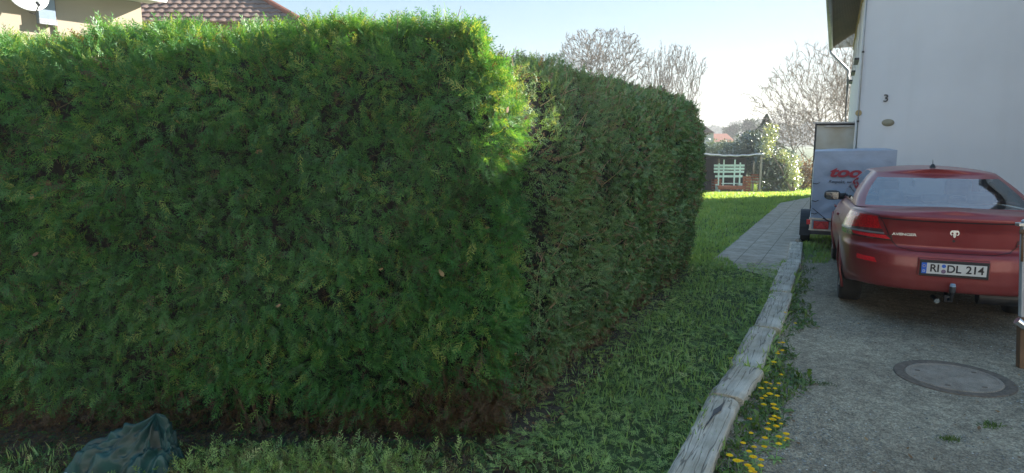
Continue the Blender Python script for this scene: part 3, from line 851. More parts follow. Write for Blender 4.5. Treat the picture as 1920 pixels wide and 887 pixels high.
# leaf litter and soil clods along the foot of the hedges
x, y = poly_pts(30000, -5, 2.6, 3.2, 9.4, lambda x, y: ((y > c0[1] - .2) & (np.abs(x - side_base_x(y) - .05) < .28)) | ((y > 3.35) & (y < 3.9) & (x < c0[0] + .2)))
n = len(x)
tag(scatter('leaf_litter', LEAF, np.stack([x, y, rng.uniform(.005, .03, n)], 1), rand_dir(n) * np.array([1, 1, .25]), rand_dir(n) * .6 + np.array([0, 0, 1]), rng.uniform(.15, .55, n), np.clip(rng.normal(.35, .3, n), 0, 1), M['brownleaf']), kind='stuff')
x, y = poly_pts(1200, c0[0] - .5, c0[0] + .4, 3.1, 3.75, lambda x, y: np.hypot((x - c0[0] + .05) / .45, (y - 3.5) / .28) < 1); n = len(x)
tag(scatter('leaf_litter', THUJA_FINE, np.stack([x, y, rng.uniform(.01, .03, n)], 1), rand_dir(n) * np.array([1, 1, .3]), rand_dir(n) * .5 + np.array([0, 0, 1]), rng.uniform(.4, .8, n), rng.uniform(0, .12, n), M['thuja']), kind='stuff')
x, y = poly_pts(7000, -5, c0[0] + .1, 3.38, 3.95, lambda x, y: x < 9); n = len(x)
tag(scatter('leaf_litter', THUJA_FINE, np.stack([x, y, rng.uniform(.02, .05, n)], 1), rand_dir(n) * np.array([1, 1, .3]), rand_dir(n) * .5 + np.array([0, 0, 1]), rng.uniform(.4, .9, n), np.where(rng.random(n) < .25, rng.uniform(.2, .6, n), rng.uniform(0, .12, n)), M['thuja']), kind='stuff')
# soil strip beneath hedge
mb = MB(); G = []
for yv in np.linspace(3.3, 9.6, 50):
    xb = float(side_base_x(yv)); G.append([(xb + t, yv, .006 + .02 * (0 if t in (-.9, .28) else 1) * abs(math.sin(yv * 9 + t * 31))) for t in (-.9, -.5, -.2, -.05, .06, .16, .28)])
mb.grid(G); tag(mb.build('soil_strip', M['dirt'], smooth=True), kind='structure')
mb = MB(); G = []
for xv in np.linspace(-5.5, c0[0] + .12, 60):
    G.append([(xv, yv, .008 + .018 * (0 if yv in (3.42, 4.6) else 1) * abs(math.sin(xv * 9 + yv * 31))) for yv in (3.42 + 0.0, 3.55, 3.7, 3.9, 4.2, 4.6)])
mb.grid(G); tag(mb.build('soil_strip', M['dirt'], smooth=True), kind='structure')

# loose stones on the drive
def stone_t(k):
    r = random.Random(k)
    a = np.array([(1, 0, 0), (-1, 0, 0), (0, 1, 0), (0, -1, 0), (0, 0, .7), (0, 0, -.6), (.6, .6, .3), (-.6, .5, .35), (.5, -.6, .3), (-.55, -.6, .2)]) * .006
    a *= np.array([r.uniform(.7, 1.3), r.uniform(.7, 1.3), r.uniform(.6, 1)])
    t = np.array([(0, 6, 4), (6, 2, 4), (2, 7, 4), (7, 1, 4), (1, 9, 4), (9, 3, 4), (3, 8, 4), (8, 0, 4), (0, 6, 5), (6, 2, 5), (2, 7, 5), (7, 1, 5), (1, 9, 5), (9, 3, 5), (3, 8, 5), (8, 0, 5)])
    return a, t
STN = [stone_t(k) for k in range(6)]
MX, MY = gp(1787, 709)[:2]
def drive_zone(x, y): return (x > kerb_x(y) + .06) & (np.hypot(x - MX, y - MY) > .40)
x, y = poly_pts(90000, -1.0, 6.5, 1.5, 8.5, drive_zone)
k = rng.random(len(x)) < np.clip(.35 + 1.3 * fbm(np.stack([x, y, x * 0], 1), 1.1, 71, 3), .05, 1); x, y = x[k], y[k]; n = len(x)
tag(scatter('gravel', STN, np.stack([x, y, np.full(n, .005)], 1), rand_dir(n) * np.array([1, 1, .2]), np.tile([0, 0, 1.], (n, 1)), rng.uniform(.35, 1.15, n) ** 1.3, np.clip(rng.normal(.45, .25, n), 0, 1), M['stone']), kind='stuff')
x, y = poly_pts(420, -1.0, 6.5, 2.0, 9.5, lambda x, y: (x > kerb_x(y) + .1)); n = len(x)
tag(scatter('leaf_litter', LEAF, np.stack([x, y, np.full(n, .014)], 1), rand_dir(n) * np.array([1, 1, .2]), rand_dir(n) * .4 + np.array([0, 0, 1]), rng.uniform(.25, .6, n), rng.random(n), M['brownleaf']), kind='stuff')
# tufts out on the drive
cx = [gp(1780, 826), gp(1545, 722), gp(1860, 800)]
xx = np.concatenate([rng.normal(c[0], .035, 110) for c in cx]); yy_ = np.concatenate([rng.normal(c[1], .02, 110) for c in cx])
grass('drive_tufts', xx, yy_, .6, .25, lean=1.2, wide=1.3, m_='weed')

# ------------------------------------------------------------------ timbers
def sleeper(i, a0, a1, b0, b1, seed, label):
    """a0,b0 left/right near corners; a1,b1 far corners"""
    near = (np.array(a0[:2]) + np.array(b0[:2])) / 2; far = (np.array(a1[:2]) + np.array(b1[:2])) / 2
    d = far - near; L = np.linalg.norm(d) - .03; az = math.degrees(math.atan2(d[0], d[1]))
    w0 = abs((b0[0] - a0[0])) * math.cos(R(az)); w1 = abs(b1[0] - a1[0]) * math.cos(R(az))
    w = (w0 + w1) / 2 * .90
    H = .088 + (.0, .003, -.002, .004, -.001, .002)[i % 6]
    r = random.Random(seed)
    ny_, nx_ = max(12, int(L / .03)), 18
    G = []
    prof = [(-.5, -.03), (-.505, .3), (-.505, .85), (-.49, .975), (-.46, 1.0)] + [(t, 1.0) for t in np.linspace(-.34, .34, 13)] + [(.46, 1.0), (.49, .975), (.505, .85), (.505, .3), (.5, -.03)]
    for j in range(ny_ + 1):
        t = j / ny_; row = []
        for (u, h) in prof:
            p = np.array([[u * w, t * L, h * H + seed]])
            e = fbm(p * np.array([14, 2.2, 14]), 1.0, seed, 3)[0]; g = fbm(p, 5, seed + 3, 2)[0]
            wob = 1 + .10 * g
            if h > .5: row.append((u * w * wob + .004 * e, t * L + (.02 * e if j in (0, ny_) else 0), h * H + .006 * e + .008 * g - (.035 * max(0, abs(u) - .38) * (1 + 4 * max(0, g)) * 2 if abs(u) > .40 else 0)))
            else: row.append((u * w * wob + .006 * e, t * L, h * H))
        G.append(row)
    mb = MB(); mb.grid(G)
    n = len(prof)
    mb.add(G[0], [tuple(range(n))]); mb.add(G[-1], [tuple(reversed(range(n)))])
    o = mb.build('timber_sleeper', M['sleeper'], smooth=False)
    o.location = (near[0], near[1] + .012, .0); o.rotation_euler = (R(r.uniform(-.4, .4)), R(r.uniform(-1.5, 1.5)), -R(az))
    tag(o, label, 'timber', 'timber sleepers edging the drive')
    return o, L, w, H
def ext(p, q, t): return tuple(np.array(p) + (np.array(p) - np.array(q)) / np.linalg.norm(np.array(p) - np.array(q)) * t)
SL = ['nearest weathered grey timber, split by a deep black crack, dandelions beside it',
      'short weathered timber second from the near end, sprinkled with clippings',
      'weathered timber third from the near end, with a rotten rough right edge',
      'weathered timber fourth from the near end of the row edging the drive',
      'weathered timber fifth from the near end, level with the car rear wheel',
      'farthest greyish timber lying crooked, just past the start of the slab path']
for i in range(6):
    a0, a1, b0, b1 = kL[i], kL[i + 1], kR[i], kR[i + 1]
    if i == 0: a0, b0 = ext(a0, a1, .9), ext(b0, b1, .9)
    sh = (0, .01, -.02, .015, -.01, .02)[i]
    a0, a1, b0, b1 = [(p[0] + sh, p[1], 0) for p in (a0, a1, b0, b1)]
    o, L, w, H = sleeper(i, a0, a1, b0, b1, 11 + i, SL[i])
    if i == 0:
        # crack: flat black strip laid on top, standing for its shaded void
        mb = MB(); z = H + .006
        pts = [(-.022, L - .60), (-.012, L - .46), (-.006, L - .34), (.004, L - .27), (.014, L - .20), (.026, L - .10)]
        wd = [.003, .008, .014, .046, .022, .003]
        G = [[(px - ww / 2, py, z + .004), (px, py, z + .003), (px + ww / 2, py, z + .004)] for (px, py), ww in zip(pts, wd)]
        mb.grid(G); ck = mb.build('crack', M['plate_black'], o)
ex, ey = [], []
for k in range(1500):
    y_ = random.uniform(3.0, 9.5); side_ = random.random() < .75
    ex.append((kerb_lx(y_) + .035 if side_ else kerb_x(y_) - .03) + random.gauss(0, .022)); ey.append(y_)
for q in (1, 2, 3, 4, 5):
    for k in range(70):
        t_ = random.random(); ex.append(lerp(kL[q][0], kR[q][0], t_) + random.gauss(0, .01)); ey.append(kL[q][1] + random.gauss(0, .012))
ex, ey = np.array(ex), np.array(ey)
kp = fbm(np.stack([ex, ey, ex * 0], 1), 2.2, 55, 2) > -.15
grass('kerb_weeds', ex[kp], ey[kp], 1.7, .5, lean=.9, wide=1.2, zoff=.03)
# small broken stones past the timbers
for k, (px, py) in enumerate([(1497, 455), (1503, 441), (1489, 478)]):
    g = gp(px, py); mb = MB(); v, t = stone_t(90 + k); mb.add([tuple(q * (14, 11, 9)[k]) for q in v], [tuple(q) for q in t])
    o = mb.build('kerb_stone', M['slab'], bevel=.01); o.location = (g[0], g[1], .03)
    tag(o, ['small pale broken stone lying past the farthest timber', 'smaller broken stone nearest the trailer wheel', 'broken stone lying against the farthest timber'][k], 'stone', 'broken stones at the end of the timbers')

# ------------------------------------------------------------------ dandelions
def dandelion_mesh(k):
    r = random.Random(k); mb = MB()
    h = r.uniform(.03, .09); tip = (r.uniform(-.02, .02), r.uniform(-.02, .02), h)
    mb.tube([(0, 0, 0), (tip[0] * .4, tip[1] * .4, h * .6), tip], .0016, 5, 1)
    for j in range(6):
        a = j * 1.05 + r.random(); L = r.uniform(.03, .06); ca, sa = math.cos(a), math.sin(a)
        mb.add([(0, 0, .004), (ca * L * .5 - sa * .008, sa * L * .5 + ca * .008, .014), (ca * L, sa * L, .006), (ca * L * .5 + sa * .008, sa * L * .5 - ca * .008, .014)], [(0, 1, 2, 3)], 1)
    R_ = r.uniform(.014, .021)
    for ring, (rad, zz, m_) in enumerate([(1.0, .001, 16), (.72, .004, 13), (.42, .006, 9)]):
        for j in range(m_):
            a = 2 * math.pi * (j + .5 * ring) / m_; ca, sa = math.cos(a), math.sin(a); w_ = R_ * rad * .26; L = R_ * rad
            mb.add([(tip[0], tip[1], h), (tip[0] + ca * L * .6 - sa * w_, tip[1] + sa * L * .6 + ca * w_, h + zz), (tip[0] + ca * L, tip[1] + sa * L, h + zz * .4), (tip[0] + ca * L * .6 + sa * w_, tip[1] + sa * L * .6 - ca * w_, h + zz)], [(0, 1, 2, 3)], 0)
    me = bpy.data.meshes.new('dandelion'); me.from_pydata(mb.v, [], mb.f)
    me.materials.append(M['yellow']); me.materials.append(M['grass']); me.polygons.foreach_set('material_index', mb.m)
    a = me.attributes.new('tint', 'FLOAT', 'POINT'); a.data.foreach_set('value', [r.uniform(.3, .6)] * len(mb.v)); me.update()
    return me
DM = [dandelion_mesh(k) for k in range(6)]
dpx = [(1459, 750), (1406, 777), (1457, 763), (1408, 806), (1432, 811), (1453, 804), (1441, 815), (1462, 808), (1400, 832), (1392, 855), (1419, 853), (1397, 874), (1430, 882), (1472, 812), (1465, 818), (1472, 817), (1446, 779), (1444, 790), (1450, 786), (1463, 777), (1434, 733), (1436, 738), (1448, 733), (1444, 724), (1452, 731), (1425, 728), (1433, 759), (1462, 635), (1466, 637), (1470, 655), (1463, 660), (1447, 672), (1458, 686), (1463, 697), (1464, 710), (1448, 716), (1407, 885), (1418, 872), (1366, 864), (1404, 842), (1416, 830), (1441, 800), (1466, 795), (1451, 757), (1467, 584), (1490, 600), (1366, 667), (1432, 744), (1455, 843), (1436, 826), (1388, 880), (1476, 806), (1408, 868), (1422, 862), (1452, 768), (1440, 708), (1455, 668), (1459, 650)]
for k, (px, py) in enumerate(dpx):
    g = gp(px, py + 6, .05)
    o = bpy.data.objects.new('dandelion', DM[k % 6]); link(o)
    o.location = (g[0], g[1], .0); o.rotation_euler = (0, 0, random.random() * 6.28); s_ = random.uniform(.8, 1.3); o.scale = (s_,) * 3
    if px == 1366 and py == 667:
        tag(o, 'lone yellow flower in the clippings left of the timbers', 'flower')
    elif py < 640:
        tag(o, 'small yellow dandelion among thin weeds near the car end of the timbers', 'flower', 'dandelions near the car')
    else:
        tag(o, 'yellow dandelion blooming in the weeds between the timbers and the gravel', 'flower', 'dandelions along the timbers')

# ------------------------------------------------------------------ manhole cover
t = empty('manhole_cover', (MX, MY, .0), 12, label='round grey manhole cover with a rusty rim set in the gravel', cat='manhole')
mb = MB(); mb.lathe([(.40, -.02), (.397, .008), (.390, .012), (.345, .012), (.322, .008), (.322, .0)], n=64); mb.build('frame', M['castiron'], t, smooth=False)
mb = MB(); mb.lathe([(.318, -.01), (.318, .009), (.312, .013), (.29, .013), (.286, .010), (0.001, .012)], n=64)
mb.build('lid', M['cover'], t)
for a in (.6, 2.7, 4.2, 5.3): mb = MB(); mb.box(.235 * math.cos(a) - .016, .235 * math.cos(a) + .016, .235 * math.sin(a) - .008, .235 * math.sin(a) + .008, .0115, .0145); mb.build('lifting_slot', M['castiron'], t)

# ------------------------------------------------------------------ gate post at the right edge
g = gp(1917, 690)
t = empty('gate_post', (g[0] - .005, g[1], 0), 20, label='slim grey gate post with a steel latch and brown wooden foot at the right edge', cat='post')
t.rotation_euler = (0, R(-4.6), -R(10))
mb = MB(); mb.box(-.03, .03, -.03, .03, -.01, .42); mb.build('wooden_foot', M['rust'], t, bevel=.004)
mb = MB(); mb.box(-.024, .028, -.022, .022, .42, 1.14); mb.build('upright', M['pale_metal'], t, bevel=.003)
mb = MB(); mb.box(-.055, .05, -.03, .03, 1.14, 1.165); mb.lathe([(.0, 1.165), (.022, 1.165), (.026, 1.18), (.0, 1.195)], n=16); mb.build('top_plate', M['steel'], t, bevel=.003)
mb = MB(); mb.tube([(-.04, -.05, 1.11), (-.04, -.05, .87)], .009, 10); mb.lathe([(.0, 1.08), (.02, 1.085), (.022, 1.11), (.0, 1.125)], (-.04, -.05, 0), n=14); mb.build('hinge_pin', M['rust'], t, smooth=True)
mb = MB(); mb.tube([(-.06, -.035, .40), (.02, -.045, .33)], [.030, .030], 14); mb.tube([(-.01, -.04, .36), (.04, -.04, .28)], [.016, .014], 12); mb.build('latch', M['chrome'], t, smooth=False)

# ------------------------------------------------------------------ green tarpaulin heap
g = gp(262, 874)
t = empty('tarpaulin', (g[0] + .04, g[1] - .02, 0), 0, label='crumpled dark green tarpaulin heaped on the grass at the foot of the hedge', cat='tarpaulin')
G = []
nth, nr_ = 260, 80
TH = np.linspace(0, 2 * math.pi, nth, endpoint=False)
def ridge(P, sc, seed): return 1 - np.abs(noise3(P, sc, seed)) * 2
for i in range(nr_ + 1):
    q = i / nr_
    c_, s_ = np.cos(TH), np.sin(TH)
    # coordinates that change fast round the heap and slowly down it: folds hang from the top
    Pn = np.stack([c_ * 1.9 + .5 * q, s_ * 1.9, np.full(nth, q * 1.1)], 1)
    wp = np.stack([noise3(Pn, 1.2, 5), noise3(Pn, 1.2, 6), noise3(Pn, 1.2, 7)], 1) * .45
    f1 = ridge(Pn + wp, 1.0, 11); f2 = ridge(Pn + wp, 3.0, 12)
    Px = np.stack([c_ * q, s_ * q, np.full(nth, q * .3)], 1)
    f3 = ridge(Px + wp * .5, 7.0, 13); f4 = ridge(Px, 11, 14)
    fold = .62 * f1 + .36 * f2 + .12 * f3 + .05 * f4
    edge_ = 1 + .22 * noise3(np.stack([c_ * 1.4, s_ * 1.4, c_ * 0], 1), 1.0, 21) + .10 * noise3(np.stack([c_ * 4, s_ * 4, c_ * 0], 1), 1.0, 22)
    rad = .27 * (1 - .42 * c_) * edge_
    env = min(1, q * 4) * (1 - .25 * q)
    prof_ = (1 - q) ** 1.1 * .32 + .035 * math.exp(-((q - .75) / .18) ** 2)
    x_ = c_ * q * rad * 1.12 + .085 * (1 - q) ** 1.4 + c_ * fold * .05 * env
    y_ = s_ * q * rad * .62 + s_ * fold * .04 * env
    z_ = prof_ * (.80 + .2 * f1) + (fold - .35) * .075 * env
    row = [(float(x_[j]), float(y_[j]), max(float(z_[j]), .010 + .002 * (j % 3))) for j in range(nth)]
    row.append(row[0]); G.append(row)
mb = MB(); mb.grid(G)
o = mb.build('sheet', [M['greencloth'], M['greencloth_in']], t, smooth=True)
idx = []
for p_ in o.data.polygons:
    c_ = p_.center; idx.append(1 if noise3(np.array([[c_[0] * 1.3 + 3, c_[1] * 2, c_[2] * .8]]), 7, 2)[0] > .45 else 0)
o.data.polygons.foreach_set('material_index', idx)
mb = MB()
mb.tube([(-.33, -.08, .02), (-.36, -.12, .03), (-.34, -.17, .015)], .006, 6); mb.build('pale_cord', M['plate_white'], t)

# ------------------------------------------------------------------ car
CARX, CARY, CAZ = 4.09, 6.08, 24.0
car = empty('parked_car', (CARX, CARY, 0), CAZ, label='dusty dark red saloon parked on the gravel with its tail to us', cat='car')
NS = 3.0; DR = 1.05; LC = 4.85; DF = 1.25
def cW(zn): return np.interp(zn, [.2, .3, .42, .55, .72, .88, 1.0, 1.06, 1.1], [.81, .86, .895, .912, .915, .90, .865, .835, .80])
def cyr(zn): return np.interp(zn, [.2, .34, .40, .46, .60, .70, .735, .755, .775, .95, 1.04, 1.07, 1.1], [.10, .03, .0, -.012, -.02, -.005, .01, .05, .075, .055, .012, .010, .05])
def czt(y): return np.interp(y, [0, .3, 1.6, 3.0, 3.9, 4.85], [1.10, 1.10, 1.06, 1.0, .90, .66])
A0 = math.asin(.75 ** (NS / 2))
def cpt(s, zn, off=0.0):
    """s in 0..1 rear quarter, 1..2 side, 2..3 front quarter; zn nominal rear height; right-hand side"""
    def base(s, zn):
        W_ = float(cW(zn)); yr = float(cyr(zn))
        if s <= 1:
            if s < .5: xf = s / .5 * .75; a = math.asin(xf ** (NS / 2)) if xf > 0 else 0
            else: a = A0 + (s - .5) / .5 * (math.pi / 2 - A0)
            x = W_ * math.sin(a) ** (2 / NS); y = yr + (DR - yr) * (1 - max(0, math.cos(a)) ** (2 / NS))
            x *= 1
        elif s <= 2:
            x = W_; y = lerp(DR, LC - DF, s - 1)
        else:
            a = (3 - s) * math.pi / 2; n = 2.3
            x = W_ * math.sin(a) ** (2 / n); y = LC - .05 * abs(zn - .55) - DF * (1 - max(0, math.cos(a)) ** (2 / n))
            y = min(y, LC)
        z = .20 + (zn - .20) / .9 * (float(czt(y)) - .20)
        z = max(z, float(np.interp(y, [0, .35, .72, 1.3, 4.0, 4.85], [.375, .36, .30, .2, .2, .26])))
        return Vector((x, y, z))
    p = base(s, zn)
    if off:
        e = .01
        du = base(min(3, s + e), zn) - base(max(0, s - e), zn); dv = base(s, min(1.1, zn + e)) - base(s, max(.2, zn - e))
        n = du.cross(dv)
        if n.length > 1e-9:
            n.normalize(); p = p + n * off * (1 if True else -1)
    return p
# check outward normal sign
_n = (cpt(.3, .6, .1) - cpt(.3, .6)); SGN = 1 if _n.y < 0 else -1
def cp2(s, zn, off=0.0, side=1):
    p = cpt(s, zn, off * SGN); return (p.x * side, p.y, p.z)
def s_of_x(x, zn=.9):
    xf = min(1, x / float(cW(zn)))
    if xf <= .75: return xf / .75 * .5
    return .5 + (math.asin(xf ** (NS / 2)) - A0) / (math.pi / 2 - A0) * .5
slist = list(np.linspace(0, .5, 16)) + list(np.linspace(.5, 1, 34))[1:] + list(np.linspace(1, 2, 52))[1:] + list(np.linspace(2, 3, 26))[1:]
zlist = [.2, .24, .28, .31, .34, .37, .40, .43, .46, .49, .52, .55, .58, .61, .64, .67, .70, .72, .735, .745, .755, .765, .775, .80, .83, .86, .89, .92, .95, .98, 1.01, 1.03, 1.045, 1.06, 1.07, 1.08, 1.09, 1.1]
import bmesh
bm = bmesh.new()
WHEELS = [(1.10, .335), (3.865, .335)]; WR = .375
for sd in (1, -1):
    G = [[bm.verts.new(cp2(s, z, 0, sd)) for z in zlist] for s in slist]
    # top deck strips to the centre line
    for i, s in enumerate(slist):
        x, y, z = cp2(s, 1.1, 0, sd)
        for tt_ in (.985, .96, .92, .85, .7, .5, .25, 0):
            G[i].append(bm.verts.new((x * tt_, y + (.012 * (1 - tt_) if s < .5 else 0), z + .028 * (1 - tt_ ** 2.2) * (1 if s < 1 else 1.4) + .006 * (1 - tt_))))
    for i in range(len(slist) - 1):
        for j in range(len(G[0]) - 1):
            q = [G[i][j], G[i][j + 1], G[i + 1][j + 1], G[i + 1][j]]
            c_ = sum((v.co for v in q), Vector()) / 4
            if any(math.hypot(c_.y - wy, c_.z - wz) < WR for wy, wz in WHEELS) and abs(c_.x) > .5: continue
            if c_.z > .85 and abs(c_.x) < .74 and .66 < c_.y < 3.8 and j >= len(zlist) - 1: continue
            bm.faces.new(q)
for v in bm.verts:
    if v.is_boundary and v.co.z > .205 and abs(v.co.x) > .6:
        for wy, wz in WHEELS:
            d = math.hypot(v.co.y - wy, v.co.z - wz)
            if abs(d - WR) < .06 and v.co.z < .8: v.co.y = wy + (v.co.y - wy) / d * WR; v.co.z = wz + (v.co.z - wz) / d * WR
bmesh.ops.remove_doubles(bm, verts=bm.verts, dist=.0008)
bmesh.ops.recalc_face_normals(bm, faces=bm.faces)
me = bpy.data.meshes.new('body'); bm.to_mesh(me); bm.free(); me.materials.append(M['paint'])
me.polygons.foreach_set('use_smooth', [True] * len(me.polygons))
body = link(bpy.data.objects.new('body', me), car)
# rolled wheel arch lips, painted
for sd in (1, -1):
    for wy, wz in WHEELS:
        mb = MB(); pts = []
        for k in range(25):
            a = R(-20) + (math.pi + R(40)) * k / 24
            yy2 = wy + WR * math.cos(a); zz2 = wz + WR * math.sin(a)
            if zz2 < .2: continue
            pts.append((sd * (.905 if zz2 > .4 else .87 + (zz2 - .2) * .17), yy2, zz2))
        mb.tube(pts, .014, 8)
        mb.build('wheel_arch', M['paint'], body, smooth=True)

# greenhouse
def gpt(s, t, side=1, off=0):
    """s 0..1 rear quarter, 1..2 side, 2..3 front quarter; t 0..1 up"""
    Wt = lerp(.80, .585, t ** 1.15); yb = lerp(.50, 1.36, t ** .92) ; yf = lerp(3.95, 2.98, t)
    n = 5.0; Dq = .38
    if s <= 1:
        a = s * math.pi / 2 if False else None
        xf = s / .6 * .88 if s < .6 else None
        if xf is None:
            a0 = math.asin(.88 ** (n / 2)); a = a0 + (s - .6) / .4 * (math.pi / 2 - a0)
        else: a = math.asin(xf ** (n / 2)) if xf > 0 else 0
        x = Wt * math.sin(a) ** (2 / n); y = yb + Dq * (1 - max(0, math.cos(a)) ** (2 / n)) + .07 * (x / Wt) ** 2 * (1 - t)
        y = min(y, yb + Dq)
    elif s <= 2: x = Wt; y = lerp(yb + Dq, yf - .4, s - 1)
    else:
        a = (3 - s) * math.pi / 2; x = Wt * math.sin(a) ** (2 / 4.0); y = yf - .4 + .4 * max(0, math.cos(a)) ** (2 / 4.0)
    zb = float(czt(y)) + .01
    zt_ = float(np.interp(y, [1.2, 1.8, 2.3, 3.0], [1.415, 1.43, 1.43, 1.39]))
    x *= 1 + .03 * math.sin(math.pi * t)
    return Vector((x * side, y, lerp(zb, zt_, t) + .015 * math.sin(math.pi * t)))
gs = list(np.linspace(0, .6, 12)) + list(np.linspace(.6, 1, 14))[1:] + list(np.linspace(1, 2, 40))[1:] + list(np.linspace(2, 3, 16))[1:]
gt = [0, .05, .12, .25, .4, .55, .7, .8, .86, .90, .95, 1.0]
def gregion(s, t):
    if t < .05 or t > (.86 if s < 1 else .95): return 'paint'
    if s < .63: return 'rear'
    if s > 2.35: return 'front'
    v = s - 1
    if s < 1 or v < .20 - .10 * t: return 'paint'
    if v > .97 - .0 * t: return 'paint'
    if .475 < v < .52: return 'pillar'
    return 'side'
parts_ = {k: MB() for k in ('paint', 'rear', 'front', 'side1', 'side-1', 'pillar1', 'pillar-1')}
for sd in (1, -1):
    for i in range(len(gs) - 1):
        for j in range(len(gt) - 1):
            rg = gregion((gs[i] + gs[i + 1]) / 2, (gt[j] + gt[j + 1]) / 2)
            if rg in ('side', 'pillar'): rg += str(sd)
            parts_[rg].add([gpt(gs[i], gt[j], sd), gpt(gs[i + 1], gt[j], sd), gpt(gs[i + 1], gt[j + 1], sd), gpt(gs[i], gt[j + 1], sd)], [(0, 1, 2, 3)])
    for i in range(len(gs) - 1):
        row = []
        for s in (gs[i], gs[i + 1]):
            p = gpt(s, 1.0, sd); row.append([Vector((p.x * q, p.y + (.03 * (1 - q) * (1 if s > 2 else -.6 if s < .9 else 0)), p.z + .052 * (1 - q ** 2))) for q in (1, .94, .85, .7, .5, .25, 0)])
        for j in range(6): parts_['paint'].add([row[0][j], row[1][j], row[1][j + 1], row[0][j + 1]], [(0, 1, 2, 3)])
def weld(o, d=.001):
    bm = bmesh.new(); bm.from_mesh(o.data); bmesh.ops.remove_doubles(bm, verts=bm.verts, dist=d); bmesh.ops.recalc_face_normals(bm, faces=bm.faces); bm.to_mesh(o.data); bm.free()
    o.data.polygons.foreach_set('use_smooth', [True] * len(o.data.polygons))
weld(parts_['paint'].build('roof', M['paint'], car))
weld(parts_['rear'].build('rear_window', M['car_glass'], car))
weld(parts_['front'].build('windscreen', M['car_glass'], car))
for k in ('1', '-1'):
    weld(parts_['side' + k].build('side_window', M['side_glass'], car))
    weld(parts_['pillar' + k].build('door_pillar', M['plastic'], car))
# dark rubber around rear window
def patch(poly_s, name, material, parent, off=.004, n=10, solid=0.0, side=(1, -1)):
    """poly_s: list of (s0,z0),(s1,z0'),(s1,z1),(s0,z1) bilinear corner patch on the body shell"""
    (a, b, c_, d) = poly_s; mb = MB()
    for sd in side:
        G = []
        for i in range(n + 1):
            u = i / n; row = []
            for j in range(5):
                v = j / 4
                s = lerp(lerp(a[0], b[0], u), lerp(d[0], c_[0], u), v); z = lerp(lerp(a[1], b[1], u), lerp(d[1], c_[1], u), v)
                row.append(cp2(s, z, off, sd))
            G.append(row)
        mb.grid(G)
        if solid:
            # side walls back to the shell
            ring = [G[i][0] for i in range(n + 1)] + [G[n][j] for j in range(1, 5)] + [G[i][4] for i in range(n - 1, -1, -1)] + [G[0][j] for j in range(3, 0, -1)]
            ring2 = [(p[0] * .995, p[1] + solid, p[2]) for p in ring]
            k = len(ring); mb.add(ring + ring2, [(i, (i + 1) % k, k + (i + 1) % k, k + i) for i in range(k)])
    return mb.build(name, material, parent, smooth=False)
def strip(pts, w, name, material, parent, off=.002, side=(1, -1)):
    """thin line laid on the shell following (s, zn) points"""
    mb = MB()
    for sd in side:
        G = []
        for i in range(len(pts)):
            p = Vector(cp2(*pts[i], off, sd)); a = Vector(cp2(*pts[max(0, i - 1)], off, sd)); b = Vector(cp2(*pts[min(len(pts) - 1, i + 1)], off, sd))
            d = (b - a).normalized(); nn = (Vector(cp2(*pts[i], .05, sd)) - p).normalized(); u = d.cross(nn)
            if u.length > 0: u.normalize()
            G.append([p - u * w / 2, p + u * w / 2])
        mb.grid(G)
    return mb.build(name, material, parent)
def dens_(pts, k=8):
    out = []
    for a, b in zip(pts[:-1], pts[1:]): out += [(lerp(a[0], b[0], i / k), lerp(a[1], b[1], i / k)) for i in range(k)]
    return out + [pts[-1]]
# tail lamps (each a part of its own)
for sd in (-1, 1):
    xi = s_of_x(.60); xo = s_of_x(.51)
    lamp = patch([(xi - .01, .93), (.93, .90), (.90, 1.055), (s_of_x(.665), 1.045)], 'tail_lamp', M['lamp_red'], car, .012, 12, .03, (sd,))
    patch([(s_of_x(.565), .895), (.95, .885), (.93, .93), (xi - .01, .93)], 'clear_band', M['lamp_clear'], lamp, .010, 12, .03, (sd,))
    patch([(s_of_x(.555), .880), (.955, .870), (.95, .888), (s_of_x(.56), .895)], 'lamp_trim', M['silver'], lamp, .013, 12, .03, (sd,))
    patch([(xo - .01, .835), (s_of_x(.80), .845), (s_of_x(.82), .872), (s_of_x(.545), .872)], 'brake_strip', M['lamp_bright'], lamp, .012, 12, .03, (sd,))
    patch([(xo - .02, .820), (.955, .825), (.955, .870), (xo - .01, .878)], 'lamp_base', M['lamp_clear'], lamp, .006, 12, .03, (sd,))
    r_ = patch([(s_of_x(.50), .585), (s_of_x(.82), .595), (s_of_x(.82), .695), (s_of_x(.52), .69)], 'bumper_recess', M['paint'], car, .003, 8, .02, (sd,))
    patch([(s_of_x(.60), .605), (s_of_x(.76), .61), (s_of_x(.76), .655), (s_of_x(.62), .65)], 'reflector', M['lamp_bright'], r_, .007, 8, .02, (sd,))
# boot lid shut line
xl = .50
lid = dens_([(0, .742), (s_of_x(.30), .742), (s_of_x(.44), .765), (s_of_x(.50), .83), (s_of_x(.535), .90), (s_of_x(.60), 1.00), (s_of_x(.66), 1.055)])
strip(lid, .008, 'boot_shut_line', M['plate_black'], body, .0025)
strip(dens_([(0, 1.035), (s_of_x(.40), 1.035), (s_of_x(.655), 1.035)], 10), .012, 'lip_shadow_line', M['plate_black'], body, .003)  # dark line painted in for the shadow under the spoiler lip
for sd in (1, -1): strip(dens_([(s_of_x(.66), 1.06), (.7, 1.075), (.9, 1.075), (1.0, 1.07)]), .006, 'wing_line', M['plate_black'], body, .002, (sd,))
strip(dens_([(0, .46), (s_of_x(.6), .46), (.9, .45)], 10), .010, 'bumper_crease', M['paint'], body, .006)
